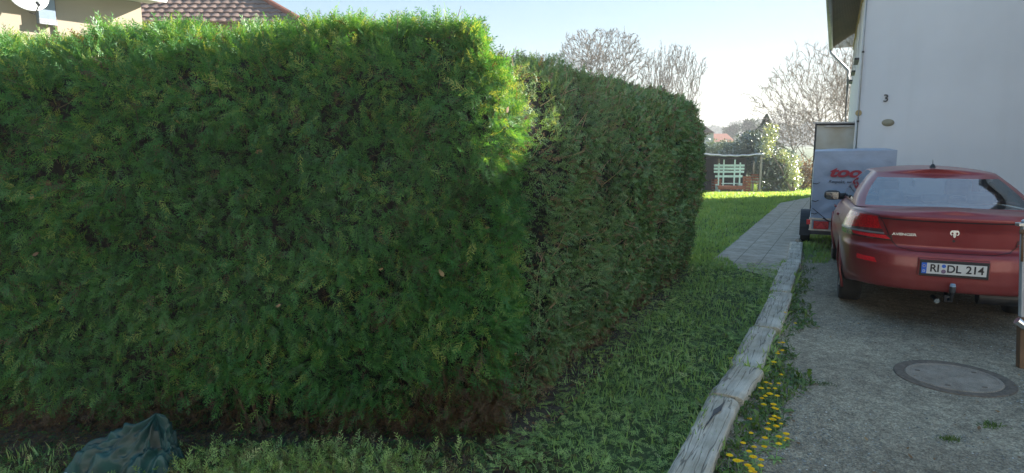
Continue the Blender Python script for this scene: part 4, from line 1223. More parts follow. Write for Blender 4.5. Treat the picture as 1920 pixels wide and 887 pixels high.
# fuel/door lines along the side
for s in (1.22, 1.62): strip([(s, z) for z in np.linspace(.3, 1.09, 20)], .006, 'door_line', M['plate_black'], body, .002, (-1,)); strip([(s, z) for z in np.linspace(.3, 1.09, 20)], .006, 'door_line', M['plate_black'], body, .002, (1,))
strip([(s, .86 + .02 * (s - 1)) for s in np.linspace(.97, 2, 20)], .02, 'side_crease', M['paint'], body, .006)
# high brake lamp under the lip
mb = MB(); mb.box(-.085, .085, .035, .06, 1.03, 1.05); mb.build('high_brake_lamp', M['plate_black'], car, bevel=.003)
# number plate
pl = empty('number_plate', (0, 0, 0)); pl.parent = car
py_ = -.052; pz = .605
mb = MB(); mb.box(-.285, .285, -.036, .02, .52, .695)
o = mb.build('plate_surround', M['paint'], car, bevel=.012)
mb = MB(); mb.box(-.27, .275, -.0405, -.0365, .530, .682); mb.build('plate_recess', M['plate_black'], pl)
mb = MB(); mb.box(-.264, .264, -.048, -.041, pz - .058, pz + .058); mb.build('plate_frame', M['plate_black'], pl, bevel=.002)
mb = MB(); mb.box(-.213, .255, py_, -.048, pz - .050, pz + .050); mb.build('plate_field', M['plate_white'], pl)
mb = MB(); mb.box(-.255, -.214, py_, -.048, pz - .050, pz + .050); mb.build('plate_band', M['plate_blue'], pl)
rx90 = (math.pi / 2, 0, 0)
text_mesh('plate_text', 'RI', .098, M['plate_black'], pl, (-.150, py_ - .001, pz), rx90, .0022, 0, .001, .95)
text_mesh('plate_text', 'DL', .098, M['plate_black'], pl, (.002, py_ - .001, pz), rx90, .0022, 0, .001, .95)
text_mesh('plate_text', '214', .098, M['plate_black'], pl, (.165, py_ - .001, pz), rx90, .0022, 0, .001, .95)
text_mesh('plate_text', 'D', .030, M['plate_white'], pl, (-.2345, py_ - .001, pz - .028), rx90, .0005, 0, .001)
mb = MB()
for k in range(12):
    a = math.pi * k / 6; mb.lathe([(.0001, py_ - .001), (.0022, py_ - .001)], (-.2345 + .011 * math.cos(a), 0, pz + .02 + .011 * math.sin(a)), 'y', 6)
mb.build('plate_stars', M['yellow'], pl)
mb = MB(); mb.lathe([(.0001, py_ - .002), (.017, py_ - .002), (.017, py_)], (-.078, 0, pz + .026), 'y', 20); mb.build('plate_seal', M['plate_blue'], pl)
mb = MB(); mb.lathe([(.0001, py_ - .002), (.019, py_ - .002), (.019, py_)], (-.078, 0, pz - .024), 'y', 20); mb.build('plate_seal', M['seal_red'], pl)
# emblem: a horned head shape on the lid, model script at the left
def cflat(poly, z0, y, name, material, parent, th=.006, x0=0):
    mb = MB(); n = len(poly)
    mb.add([(x0 + a, y, z0 + b) for a, b in poly] + [(x0 + a, y + th, z0 + b) for a, b in poly], [tuple(range(n)), tuple(range(n, 2 * n))] + [(i, (i + 1) % n, n + (i + 1) % n, n + i) for i in range(n)])
    return mb.build(name, material, parent)
em = empty('emblem', (0, 0, 0)); em.parent = car
yl = .052
horn = [(0, .030), (.012, .034), (.026, .030), (.036, .018), (.038, .002), (.032, -.012), (.022, -.018), (.016, -.010), (.024, -.006), (.027, .004), (.023, .012), (.015, .013), (.010, .004)]
cflat(horn + [(0, .006)], .925, yl, 'horn', M['chrome'], em); cflat([(-a, b) for a, b in horn] + [(0, .006)], .925, yl, 'horn', M['chrome'], em)
cflat([(-.009, .006), (.009, .006), (.014, -.006), (.009, -.030), (.004, -.038), (-.004, -.038), (-.009, -.030), (-.014, -.006)], .925, yl - .001, 'face', M['chrome'], em)
mb = MB(); mb.lathe([(.001, .06), (.012, .06), (.012, .066)], (0, 0, .855), 'y', 16); mb.build('keyhole', M['plate_black'], car)
text_mesh('model_script', 'AVENGER', .034, M['chrome'], car, (-.405, .062, .895), rx90, .001, .0, .002, 1.35)
# glass edge, antenna
mb = MB(); yb = 1.62
mb.lathe([(.001, .045), (.018, .035), (.034, .0), (.036, -.012)], (0, yb, 1.475), 'z', 18); mb.tube([(0, yb, 1.50), (0, yb + .03, 1.565)], [.004, .0025], 8)
mb.build('aerial', M['plastic'], car, smooth=True)
# mirrors
for sd in (-1, 1):
    mb = MB(); G = []
    for i in range(13):
        u = i / 12; row = []
        for j in range(20):
            a = 2 * math.pi * j / 20; q = math.sin(math.pi * (.06 + .88 * u)) ** .45
            row.append((sd * (.955 + .105 * math.copysign(abs(math.cos(a)) ** .7, math.cos(a)) * q), 3.13 + .13 * u, 1.015 + .068 * math.copysign(abs(math.sin(a)) ** .7, math.sin(a)) * q))
        row.append(row[0]); G.append(row)
    mb.grid(G); mm_ = mb.build('wing_mirror', M['plastic'], car, smooth=True)
    mb = MB(); mb.box(min(sd * .88, sd * 1.035), max(sd * .88, sd * 1.035), 3.122, 3.128, .965, 1.06); mb.build('mirror_glass', M['side_glass'], mm_, bevel=.0)
    mb = MB(); mb.tube([(sd * .74, 3.27, 1.0), (sd * .93, 3.2, .995)], [.05, .045], 10); mb.build('mirror_arm', M['plastic'], mm_, smooth=True)
    for yh in (1.75, 2.75):
        mb = MB(); mb.box(min(sd * .905, sd * .935), max(sd * .905, sd * .935), yh, yh + .18, .885, .91)
        mb.build('door_handle', M['paint'], body, bevel=.008)
# wheels
for wy, wz in WHEELS:
    for sd in (-1, 1):
        w_ = empty('wheel', (sd * .78, wy, wz)); w_.parent = car
        mb = MB(); mb.lathe([(.21, -.10), (.29, -.112), (.322, -.105), (.335, -.075), (.337, 0), (.335, .075), (.322, .105), (.29, .112), (.21, .10)], axis='x', n=40); mb.build('tyre', M['rubber'], w_, smooth=True)
        mb = MB(); mb.lathe([(.215, sd * .095), (.20, sd * .08), (.16, sd * .05), (.05, sd * .06), (.001, sd * .065)], axis='x', n=40)
        for k in range(5):
            a = 2 * math.pi * k / 5; mb.bar((sd * .075, .03 * math.cos(a), .03 * math.sin(a)), (sd * .085, .2 * math.cos(a), .2 * math.sin(a)), .045, .02)
        mb.build('rim', M['alloy'], w_)
# underside, wells, exhaust, tow ball
mb = MB(); mb.box(-.60, .60, 1.3, 4.6, .21, .55); mb.box(-.60, .60, .2, 1.4, .40, .6); mb.box(-.84, .84, 1.55, 3.4, .19, .35); mb.box(-.62, .62, .4, 4.3, .6, .74)
mb.build('underbody', M['plastic'], car)
mb = MB(); mb.tube([(.28, .34, .30), (.60, .36, .30)], .075, 18); mb.build('silencer', M['darkmetal'], car, smooth=False)
mb = MB(); mb.tube([(.0, .2, .33), (.0, .02, .30), (.0, -.06, .32), (.0, -.085, .38)], .017, 10); mb.lathe([(.001, .475), (.022, .47), (.028, .445), (.026, .40), (.017, .38)], (0, -.085, 0), n=16)
mb.box(-.035, .035, .04, .10, .28, .34)
th = mb.build('tow_hitch', M['darkmetal'], car)
mb = MB(); mb.lathe([(.001, .482), (.020, .478), (.026, .455), (.025, .42), (.023, .41)], (0, -.085, 0), n=18); mb.build('ball_cap', M['galv_blue'], th, smooth=True)
mb = MB(); mb.tube([(-.12, .12, .30), (-.10, -.01, .29)], .024, 14); mb.build('exhaust_tip', M['chrome'], car)
# interior
mb = MB(); mb.box(-.72, .72, .66, 1.22, 1.055, 1.07); mb.build('parcel_shelf', M['interior'], car)
mb = MB(); mb.box(-.78, .78, 1.15, 3.9, .50, .56); mb.box(-.74, .74, 3.55, 3.9, .8, 1.0); mb.build('cabin_floor', M['plastic'], car)
def seat(x, y, w_, back=True, head=True, nm='seat'):
    mb = MB(); mb.box(x - w_ / 2, x + w_ / 2, y, y + .14, .6, 1.10); mb.box(x - w_ / 2, x + w_ / 2, y + .1, y + .6, .58, .72)
    s_ = mb.build(nm, M['interior'], car, bevel=.05)
    return s_
st = seat(0, 1.25, 1.35, nm='rear_seat')
for x_ in (-.42, 0.0, .42):
    mb = MB(); mb.box(x_ - .13, x_ + .13, 1.27, 1.36, 1.11, 1.24 if x_ else 1.21); mb.build('headrest', M['interior'], st, bevel=.04)
for x_ in (-.38, .38):
    s_ = seat(x_, 2.25, .5, nm='front_seat'); mb = MB(); mb.box(x_ - .14, x_ + .14, 2.27, 2.37, 1.12, 1.31); mb.build('headrest', M['interior'], s_, bevel=.045)
mb = MB(); mb.lathe([(.185, -.012), (.197, 0), (.185, .012), (.175, 0), (.185, -.012)], (-.38, 3.15, .93), 'y', 24); mb.build('steering_wheel', M['plastic'], car)
mb = MB(); mb.box(-.10, .10, 3.05, 3.07, 1.33, 1.39); mb.tube([(0, 3.1, 1.40), (0, 3.06, 1.37)], .01, 6); mb.build('rear_view_mirror', M['plastic'], car, bevel=.01)
mb = MB(); mb.tube([(0, 3.05, 1.33), (0, 3.05, 1.25)], .002, 5); mb.box(-.02, .02, 3.045, 3.055, 1.18, 1.25); mb.build('hanging_air_freshener', M['galv_blue'], car)

# ------------------------------------------------------------------ trailer
TAZ = 24.5
trl = empty('cargo_trailer', (4.80, 10.65, 0), TAZ, label='small car trailer with a tall blue grey tarp cover, parked ahead of the car', cat='trailer')
TW, TL = 1.14, 2.1
mb = MB(); G = []
# tarp cover: lofted box with slack faces
def tarpface(p00, p10, p11, p01, n, seed, amp):
    G = []
    for i in range(n + 1):
        row = []
        for j in range(n + 1):
            u, v = i / n, j / n
            p = Vector(p00).lerp(Vector(p10), u).lerp(Vector(p01).lerp(Vector(p11), u), v)
            nn = (Vector(p10) - Vector(p00)).cross(Vector(p01) - Vector(p00)).normalized()
            e = min(u, 1 - u, v, 1 - v) * 6; e = min(1, e)
            w = float(fbm(np.array([[p.x, p.y, p.z]]), 2.5, seed, 3)[0]) * amp * e
            # diagonal pull folds from the corners
            w += amp * .5 * e * math.sin((u * 1.2 + v) * 22) * max(0, .35 - math.hypot(u, v - 1)) * 2.4 + amp * .5 * e * math.sin((u - v) * 26) * max(0, .4 - math.hypot(u, v)) * 2
            row.append(p + nn * w)
        G.append(row)
    return G
x0, x1, y0, y1, z0, z1 = 0, TW, 0, TL, .56, 1.63
mb.grid(tarpface((x0, y0, z0), (x1, y0, z0), (x1, y0, z1), (x0, y0, z1 - .03), 36, 1, .04))
mb.grid(tarpface((x0, y1, z0), (x0, y0, z0), (x0, y0, z1 - .03), (x0, y1, z1 - .03), 36, 2, .035))
mb.grid(tarpface((x1, y0, z0), (x1, y1, z0), (x1, y1, z1), (x1, y0, z1), 30, 3, .02))
mb.grid(tarpface((x1, y1, z0), (x0, y1, z0), (x0, y1, z1 - .03), (x1, y1, z1), 30, 4, .02))
mb.grid(tarpface((x0, y0, z1 - .03), (x1, y0, z1), (x1, y1, z1), (x0, y1, z1 - .03), 30, 5, .03))
cover = mb.build('tarp_cover', M['tarp'], trl, smooth=True)
text_mesh('cover_logo', 'toom', .215, M['red_print'], cover, (.56, -.035, 1.275), rx90, .008, .28, .001, 1.42)
text_mesh('cover_slogan', "Respekt, wer's selber macht.", .062, M['black_print'], cover, (.62, -.035, 1.13), rx90, .0012, .28, .001, 1.1)
mb = MB()
for z in (.62, .82, 1.1): mb.tube([(.0, -.03, z), (.06, -.035, z - .01), (.10, -.03, z + .012)], .007, 6)
mb.tube([(.02, -.035, .70), (.22, -.035, .54)], .006, 6)
mb.build('strap', M['darkmetal'], cover)
mb = MB(); mb.box(-.01, TW + .01, -.02, TL, .34, .56); box_ = mb.build('load_box', M['galv_blue'], trl, bevel=.01)
mb = MB(); mb.box(-.02, TW + .02, -.035, -.022, .52, .548); mb.box(-.02, TW + .02, -.035, -.022, .345, .365); mb.box(-.012, .02, -.035, -.022, .365, .52); mb.build('tailgate_frame', M['steel'], box_)
mb = MB(); mb.tube([(.18, -.04, .55), (.28, -.06, .50), (.38, -.04, .53)], .010, 8); mb.build('tail_latch', M['darkmetal'], box_)
mb = MB(); mb.box(0, TW, -.03, .03, .28, .335); mb.box(.05, .10, .03, TL + .6, .28, .335); mb.box(TW - .10, TW - .05, .03, TL, .28, .335); mb.bar((.08, TL, .31), (TW / 2, TL + 1.0, .36), .05); mb.bar((TW - .08, TL, .31), (TW / 2, TL + 1.0, .36), .05)
mb.build('chassis', M['darkmetal'], trl)
for sx in (.16, TW - .16):
    mb = MB(); mb.box(sx - .11, sx + .11, -.055, -.036, .37, .50); l_ = mb.build('tail_lamp', M['lamp_red'], trl, bevel=.006)
    mb = MB(); mb.add([(sx - .07, -.058, .385), (sx + .07, -.058, .385), (sx, -.058, .487), (sx - .07, -.050, .385), (sx + .07, -.050, .385), (sx, -.050, .487)], [(0, 1, 2), (3, 5, 4), (0, 3, 4, 1), (1, 4, 5, 2), (2, 5, 3, 0)]); mb.build('triangle_reflector', M['lamp_bright'], l_)
    sgn = -1 if sx < .5 else 1
    xo = -.055 if sx < .5 else TW + .0
    mb = MB(); mb.box(xo, xo + .055, -.05, -.03, .44, .52); mb.build('side_marker', M['lamp_bright'], l_, bevel=.004)
for sx in (-.075, TW + .075):
    w_ = empty('wheel', (sx, 1.05, .27)); w_.parent = trl
    mb = MB(); mb.lathe([(.16, -.07), (.22, -.078), (.255, -.07), (.27, -.05), (.272, 0), (.27, .05), (.255, .07), (.22, .078), (.16, .07)], axis='x', n=32); mb.build('tyre', M['rubber'], w_, smooth=True)
    mb = MB(); mb.lathe([(.165, .05), (.14, .04), (.06, .02), (.001, .02)], axis='x', n=24); mb.lathe([(.165, -.05), (.14, -.04), (.06, -.02), (.001, -.02)], axis='x', n=24); mb.build('rim', M['alloy'], w_)
    mb = MB(); G = []
    for k in range(17):
        a = R(-5) + R(190) * k / 16; G.append([(sx - .09, 1.05 + .33 * math.cos(a), .27 + .31 * math.sin(a)), (sx + .07, 1.05 + .33 * math.cos(a), .27 + .31 * math.sin(a))])
    mb.grid(G); mb.add([(sx - .09, 1.05 - .33, .27), (sx + .07, 1.05 - .33, .27), (sx + .07, 1.05 - .35, .16), (sx - .09, 1.05 - .35, .16)], [(0, 1, 2, 3)])
    mb.build('mudguard', M['plastic'], trl, solid=.006)
mb = MB(); mb.tube([(TW / 2, TL + .95, .36), (TW / 2, TL + 1.25, .38)], .03, 10); mb.tube([(TW / 2 + .08, TL + .9, .0), (TW / 2 + .08, TL + .9, .6)], .022, 10); mb.build('coupling', M['steel'], trl)

# ------------------------------------------------------------------ white house on the right
def house_pt(D, lat): return (D * hd[0] + lat * hr[0], D * hd[1] + lat * hr[1])
hx, hy = house_pt(15.0, .36)
wh = empty('white_house', (hx, hy, 0), 25.6, label='tall white rendered house with plain gable wall and brown eaves, behind the car', cat='house')
HW, HL, EV, RG = 11.5, 9.7, 5.13, 9.0
mb = MB(); mb.add([(0, 0, -1), (HW, 0, -1), (HW, 0, EV), (HW / 2, 0, RG), (0, 0, EV), (0, HL, -1), (HW, HL, -1), (HW, HL, EV), (HW / 2, HL, RG), (0, HL, EV)],
                  [(0, 1, 2, 3, 4), (5, 9, 8, 7, 6), (0, 4, 9, 5), (1, 6, 7, 2), (2, 7, 8, 3), (4, 3, 8, 9)])
hwall = mb.build('wall', M['white_wall'], wh)
sl_ = (RG - EV) / (HW / 2); ov = .60
mb = MB()
for sg, xe in ((1, 0), (-1, HW)):
    a = (xe - sg * ov, EV - ov * sl_ + .06); b = (HW / 2, RG + .06)
    for (dy0, dy1) in ((-.35, HL + .5),):
        mb.add([(a[0], dy0, a[1] + .02), (b[0], dy0, b[1] + .02), (b[0], dy1, b[1] + .02), (a[0], dy1, a[1] + .02), (a[0], dy0, a[1] + .14), (b[0], dy0, b[1] + .14), (b[0], dy1, b[1] + .14), (a[0], dy1, a[1] + .14)],
               [(0, 3, 2, 1), (4, 5, 6, 7), (0, 1, 5, 4), (1, 2, 6, 5), (2, 3, 7, 6), (3, 0, 4, 7)])
roof = mb.build('roof', M['tiles'], wh)
mb = MB(); ze = EV - ov * sl_
for k in range(18):
    u0 = k / 18; u1 = (k + .93) / 18
    mb.box(-ov + ov * u0, -ov + ov * u1 - .004, -.33, HL + .48, ze + .045 - .0, ze + .065)
mb.build('soffit', M['soffit'], roof)
mb = MB(); mb.box(-.03, -.002, .0, HL, ze - .10, ze + .045); mb.build('eaves_trim', M['yellowwood'], roof)
mb = MB(); mb.tube([(-ov - .06, -.35, ze + .05), (-ov - .06, HL + .5, ze + .02)], .065, 12); gt_ = mb.build('gutter', M['zinc'], roof, smooth=True)
mb = MB(); mb.tube([(-ov - .06, HL + .3, ze - .02), (-ov - .05, HL + .28, ze - .12), (-.10, HL + .02, ze - .75), (-.09, HL - .02, ze - .95), (-.09, HL - .02, 0)], .045, 10); mb.build('downpipe', M['zinc'], wh, smooth=True)
# windows on the flank
for (yy3, zz3, hh) in ((1.3, .9, 1.3), (4.2, .9, 1.3), (7.2, .9, 1.3), (1.3, 3.5, 1.25), (4.2, 3.5, 1.25), (7.2, 3.5, 1.25)):
    mb = MB(); mb.box(-.02, .01, yy3, yy3 + .07, zz3, zz3 + hh); mb.box(-.02, .01, yy3 + .93, yy3 + 1.0, zz3, zz3 + hh); mb.box(-.02, .01, yy3 + .07, yy3 + .93, zz3, zz3 + .07); mb.box(-.02, .01, yy3 + .07, yy3 + .93, zz3 + hh - .07, zz3 + hh); mb.box(-.018, .01, yy3 + .47, yy3 + .53, zz3 + .07, zz3 + hh - .07)
    w_ = mb.build('window', M['white_pvc'], wh)
    mb = MB(); mb.box(-.008, -.004, yy3 + .07, yy3 + .93, zz3 + .07, zz3 + hh - .07); mb.build('pane', M['plate_black'], w_)
    mb = MB(); mb.box(-.09, .0, yy3 - .05, yy3 + 1.05, zz3 - .05, zz3 - .004); mb.build('sill', M['darkmetal'], w_)
# cable and clamps at the corner, number, outlet, fixings
mb = MB(); mb.tube([(.03, -.03, 0), (.03, -.03, 7.0)], .010, 8); cb = mb.build('corner_cable', M['zinc'], wh, smooth=True)
for z in (.9, 2.12, 3.45, 4.7): mb = MB(); mb.box(.01, .05, -.045, 0, z, z + .035); mb.build('cable_clamp', M['darkmetal'], cb)
mb = MB(); mb.lathe([(.001, -.03), (.05, -.03), (.06, 0)], (.03, 0, 2.30), 'y', 12); mb.build('cable_box', M['yellowwood'], wh)
def wall_at(px, py):
    d = ray(px, py); n2 = np.array([hd[0], hd[1]]); tt_ = 15.0 / (d[0] * n2[0] + d[1] * n2[1])
    w = d * tt_; return float(w[0] * hr[0] + w[1] * hr[1]) - .36, 1.8 + float(w[2])
X3, Z3 = wall_at(1661, 185)
text_mesh('house_number', '3', .20, M['darkmetal'], wh, (X3, -.02, Z3), rx90, .002, 0, .008)
X3, Z3 = wall_at(1665, 230)
mb = MB(); mb.lathe([(.001, -.06), (.05, -.06), (.075, -.045), (.09, -.01), (.10, 0)], (0, 0, 0), 'y', 20); o = mb.build('wall_outlet', mat('dull_ochre_plastic', (.33, .29, .2), .6), wh, smooth=True); o.location = (X3, 0, Z3); o.scale = (1.1, 1, .7)
mb = MB(); X3, Z3 = wall_at(1766, 82); mb.lathe([(.001, -.012), (.012, -.010), (.014, 0)], (X3, 0, Z3), 'y', 10); mb.build('wall_fixing', M['white_pvc'], wh)

# wind screen panel beside the flank
pn = empty('porch_screen', (*house_pt(15.9, -.40), 0), 25.6, label='dirty translucent porch screen in a dark frame against the white house', cat='screen')
mb = MB()
mb.box(0, .035, 0, .04, 0, 2.12); mb.box(.765, .80, 0, .04, 0, 2.12); mb.box(.035, .765, 0, .04, 2.08, 2.12); mb.box(.035, .765, 0, .04, 0, .05)
mb.build('frame', M['darkmetal'], pn)
mb = MB(); mb.box(.035, .765, .015, .025, .05, 2.08); mb.build('sheet', M['sheet'], pn)
mb = MB(); mb.box(.20, .82, -.05, .09, 2.05, 2.075); mb.box(-.04, .84, -.06, .30, 2.12, 2.15); mb.build('top_rail', M['zinc'], pn)

# ------------------------------------------------------------------ unseen block added to shade the drive (right, outside the frame)
nb = empty('added_shade_house', (9.3, 3.8, 0), 0, label='unseen plain cream house added beside the drive to shade the car', cat='house')
NBH = 7.0
mb = MB(); mb.box(0, 4.6, 0, 5.7, -1, NBH - .5); mb.build('wall', M['far_wall'], nb)
mb = MB(); mb.add([(-.4, -.5, NBH - .5), (5.0, -.5, NBH - .5), (5.0, 5.9, NBH - .5), (-.4, 5.9, NBH - .5), (2.3, -.5, NBH + .8), (2.3, 5.9, NBH + .8)], [(0, 3, 2, 1), (0, 4, 5, 3), (1, 2, 5, 4), (0, 1, 4), (3, 5, 2)]); mb.build('roof', M['tiles'], nb)
for k in range(2):
    for z in (1.0, 3.8):
        mb = MB(); y = .8 + k * 2.6; mb.box(-.04, .02, y, y + 1.3, z, z + 1.3); w_ = mb.build('window', M['white_pvc'], nb)
        mb = MB(); mb.box(-.05, -.042, y + .08, y + 1.22, z + .08, z + 1.22); mb.build('pane', M['window'], w_)

# pale gravel forecourt added behind the camera to bounce sunlight
mb = MB(); mb.add([(-30, -3.5, .006), (24, -3.5, .006), (24, 1.2, .006), (-30, 1.2, .006)], [(0, 1, 2, 3)]); o = mb.build('bounce_forecourt', M['gravel']); tag(o, kind='structure')
# ------------------------------------------------------------------ street and pale house added behind the camera as sunlit bounce fill
mb = MB(); mb.add([(-60, -8.5, .004), (60, -8.5, .004), (60, -3.5, .004), (-60, -3.5, .004)], [(0, 1, 2, 3)]); o = mb.build('bounce_road', mat('pale_asphalt', (.2, .2, .195), .9, var=.15, scale=3)); tag(o, kind='structure')
mb = MB(); mb.add([(-60, -10.7, .008), (60, -10.7, .008), (60, -8.5, .008), (-60, -8.5, .008)], [(0, 1, 2, 3)]); o = mb.build('bounce_pavement', mat('pale_paving', (.4, .385, .36), .9, var=.12, scale=5)); tag(o, kind='structure')
sth = empty('sun_bounce_house', (-22, -10.6, 0), 0, label='long cream rendered house added behind the camera to bounce sunlight', cat='house')
mb = MB(); mb.box(0, 34, -9, 0, -1, 6.8); mb.build('wall', M['far_wall'], sth)
mb = MB(); mb.add([(-.5, -9.5, 6.8), (34.5, -9.5, 6.8), (34.5, .5, 6.8), (-.5, .5, 6.8), (-.5, -4.5, 10), (34.5, -4.5, 10)], [(0, 1, 2, 3), (3, 2, 5, 4), (0, 4, 5, 1), (0, 3, 4), (1, 5, 2)]); mb.build('roof', M['tiles'], sth)
for k in range(8):
    for z in (1.0, 4.0):
        x = 1.6 + k * 3.6; mb = MB(); mb.box(x, x + 1.2, -.02, .04, z, z + 1.35); w_ = mb.build('window', M['white_pvc'], sth)
        mb = MB(); mb.box(x + .08, x + 1.12, .045, .05, z + .08, z + 1.27); mb.build('pane', M['window'], w_)

# ------------------------------------------------------------------ beige house on the left, behind the hedge
LA = (-9.1, 17.0)     # its right-hand corner
lh = empty('beige_house', (LA[0], LA[1], 0), 35.0 - 0, label='beige rendered house with white gutter behind the hedge, carrying the satellite dish', cat='house')
# local x along (cos35,-sin35) to the right; the wall we see runs to the left-near side: direction az 215 -> local (-x?)
lh.rotation_euler = (0, 0, R(55))   # local +X = (cos55, sin55): wall runs along -X from the corner, outward normal = -Y local -> (sin55,-cos55)
mb = MB(); mb.box(-14, -.0, 0, 9, -1, 5.25); mb.build('wall', M['beige_wall'], lh)
mb = MB(); mb.add([(-14.5, -.55, 5.15), (.25, -.55, 5.15), (.25, 4.5, 8.0), (-14.5, 4.5, 8.0), (.25, 9.5, 5.15), (-14.5, 9.5, 5.15), (-14.5, -.55, 5.27), (.25, -.55, 5.27), (.25, 4.5, 8.12), (-14.5, 4.5, 8.12), (.25, 9.5, 5.27), (-14.5, 9.5, 5.27)],
                  [(0, 3, 2, 1), (3, 5, 4, 2), (6, 7, 8, 9), (9, 8, 10, 11), (0, 1, 7, 6), (1, 2, 8, 7), (2, 4, 10, 8), (4, 5, 11, 10), (5, 3, 9, 11), (3, 0, 6, 9)]); r_ = mb.build('roof', M['tiles'], lh)
mb = MB(); mb.tube([(-14.5, -.61, 5.16), (.3, -.61, 5.14)], .07, 10); mb.build('gutter', M['white_pvc'], r_, smooth=True)
mb = MB(); mb.box(-14.4, .2, -.5, -.01, 5.10, 5.145); mb.build('soffit', M['white_pvc'], r_)
def lwall(px, py):   # local coordinates on that wall for a pixel
    n_ = np.array([math.sin(R(55)), -math.cos(R(55))]); d = ray(px, py)
    tt_ = (LA[0] * n_[0] + LA[1] * n_[1]) / (d[0] * n_[0] + d[1] * n_[1]); w = d * tt_
    return (w[0] - LA[0]) * math.cos(R(55)) + (w[1] - LA[1]) * math.sin(R(55)), 1.8 + float(w[2])
xa, za = lwall(69, 44); xb, zb_ = lwall(97, 10)
mb = MB(); mb.box(xa, xb, -.16, -.003, za, 5.09); dp = mb.build('blue_panel', M['blue_pvc'], lh)
mb = MB(); mb.box(xb + .005, xb + .055, -.05, -.003, 1.0, 5.09); mb.build('brown_edge', M['rust'], dp)
mb = MB(); mb.box(xa - .01, xb + .01, -.18, -.165, za - .02, za + .10); mb.build('panel_foot', M['steel'], dp)
# satellite dish
xd, zd = lwall(40, -2)
w_ = Vector((LA[0], LA[1], 0)) + Vector((math.cos(R(55)), math.sin(R(55)), 0)) * xd
dish = empty('satellite_dish', (w_.x, w_.y, zd), 0, label='white satellite dish mounted on the beige house wall', cat='satellite dish')
dish.rotation_euler = (0, 0, R(55))
nd = Vector((math.sin(R(28)), -math.cos(R(28)), .42)).normalized()
mb = MB(); rad = .36; mb.lathe([(.001, -.07), (.12, -.062), (.24, -.036), (.32, -.012), (rad, 0), (rad + .008, -.012), (.30, -.03), (.15, -.06), (.001, -.085)], n=40)
d_ = mb.build('reflector', M['white_pvc'], dish, smooth=True); d_.location = (0, -.38, .05)
d_.rotation_euler = Vector((-.15, -.95, .32)).to_track_quat('Z', 'Y').to_euler()
mb = MB(); mb.tube([(0, 0, .0), (0, -.30, .0)], .025, 10); mb.tube([(0, -.36, -.32), (.0, -.62, -.38), (0, -.85, -.22)], .012, 8); mb.build('bracket', M['darkmetal'], dish, smooth=True)
mb = MB(); mb.tube([(0, -.85, -.22), (0, -.77, -.16)], .03, 12); mb.build('receiver', M['plastic'], dish)

# tiled roof of the house beyond
rh = empty('tiled_house', (-11.5, 25, 0), 0, label='house with a brown tiled hipped roof showing above the hedge top', cat='house')
E_ = Vector((5.3, -4.5, 5.2)); Rr = Vector((0.0, 0.0, 8.2)); El = Vector((-14, -4.5, 5.2)); Rl = Vector((-10, 0, 8.2)); Eb = Vector((5.3, 6, 5.2)); Elb = Vector((-14, 6, 5.2))
mb = MB(); mb.add([E_, Rr, El, Rl, Eb, Elb], [(2, 0, 1, 3), (0, 4, 1), (4, 5, 3, 1), (5, 2, 3), (0, 2, 5, 4)])
rf = mb.build('roof', M['tiles'], rh)
# tile rows: rounded pan tiles laid on the near slope
mb = MB(); rows, cols = 17, 66
up = (Rl - El); upn = Vector((0, 4.5, 3.0)); 
nrm_ = Vector((0, -3.0, 4.5)).normalized()
for i in range(rows):
    v0, v1 = i / rows, (i + 1.05) / rows
    xl_, xr_ = lerp(-14, -10, v0), lerp(5.3, 0, (i + .5) / rows)
    nseg = int((xr_ - xl_) / .055)
    G = [[], []]
    for j in range(nseg + 1):
        x = xl_ + (xr_ - xl_) * j / nseg; wv = .028 * abs(math.sin(x * math.pi / .30))
        G[0].append(Vector((x, -4.5, 5.2)) + upn * v0 + nrm_ * (.05 + wv)); G[1].append(Vector((x, -4.5, 5.2)) + upn * v1 + nrm_ * (.012 + wv))
    mb.grid(G)
    mb.grid([G[0], [p - nrm_ * .05 for p in G[0]]])
mb.build('tile_courses', M['tiles'], rf)
mb = MB(); mb.tube([E_ + nrm_ * .06, Rr + nrm_ * .06], .09, 8); mb.tube([Rl + Vector((0, 0, .06)), Rr + Vector((0, 0, .06))], .09, 8); mb.build('ridge_tiles', M['roofred'], rf)
mb = MB(); mb.box(-13.4, 4.7, -3.9, 5.4, -1.2, 5.19); mb.build('wall', M['beige_wall'], rh)

# ------------------------------------------------------------------ shelter, bench, table at the end of the lawn
SY = 32.0
def atg(px, Y): 
    z = float(ground_h(0, Y)); return ((px - 960) / 1263.3 * Y, Y, z)
a = atg(1318, SY); b = atg(1430, SY)
GZ = a[2]
sh = empty('garden_shelter', (a[0], SY, GZ), 0, label='low dark garden shelter with grey posts at the end of the lawn', cat='shelter')
Wd = b[0] - a[0]; Hs = 1.83
for (x_, y_, h_) in ((0.04, 0, Hs - .06), (Wd - .02, 0, Hs + .02), (0.42, 1.9, Hs - .1), (Wd + .25, 1.7, Hs - .35), (1.4, 1.95, Hs - .1)):
    mb = MB(); mb.box(x_ - .045, x_ + .045, y_ - .045, y_ + .045, -.1, h_); mb.build('post', M['greywood'], sh, bevel=.006)
mb = MB(); G = []
for i in range(25):
    u = i / 24; sag = -.09 * math.sin(math.pi * u); row = []
    for j in range(7):
        v = j / 6; row.append((u * (Wd + .08) - .04, v * 2.0 - .08, Hs + .03 + .10 * u * 0 + sag * (1 - .3 * v) - .16 * v + .02 * math.sin(u * 19 + v * 7)))
    G.append(row)
mb.grid(G); rfs = mb.build('roof_sheet', M['darkcloth'], sh, solid=.02, smooth=True)
mb = MB(); mb.tube([(u * (Wd + .1) - .05, -.10, Hs + .055 - .09 * math.sin(math.pi * u) + .012 * math.sin(u * 31)) for u in np.linspace(0, 1, 24)], .045, 8); mb.build('front_roll', M['silvertarp'], rfs, smooth=True)
mb = MB(); G = []
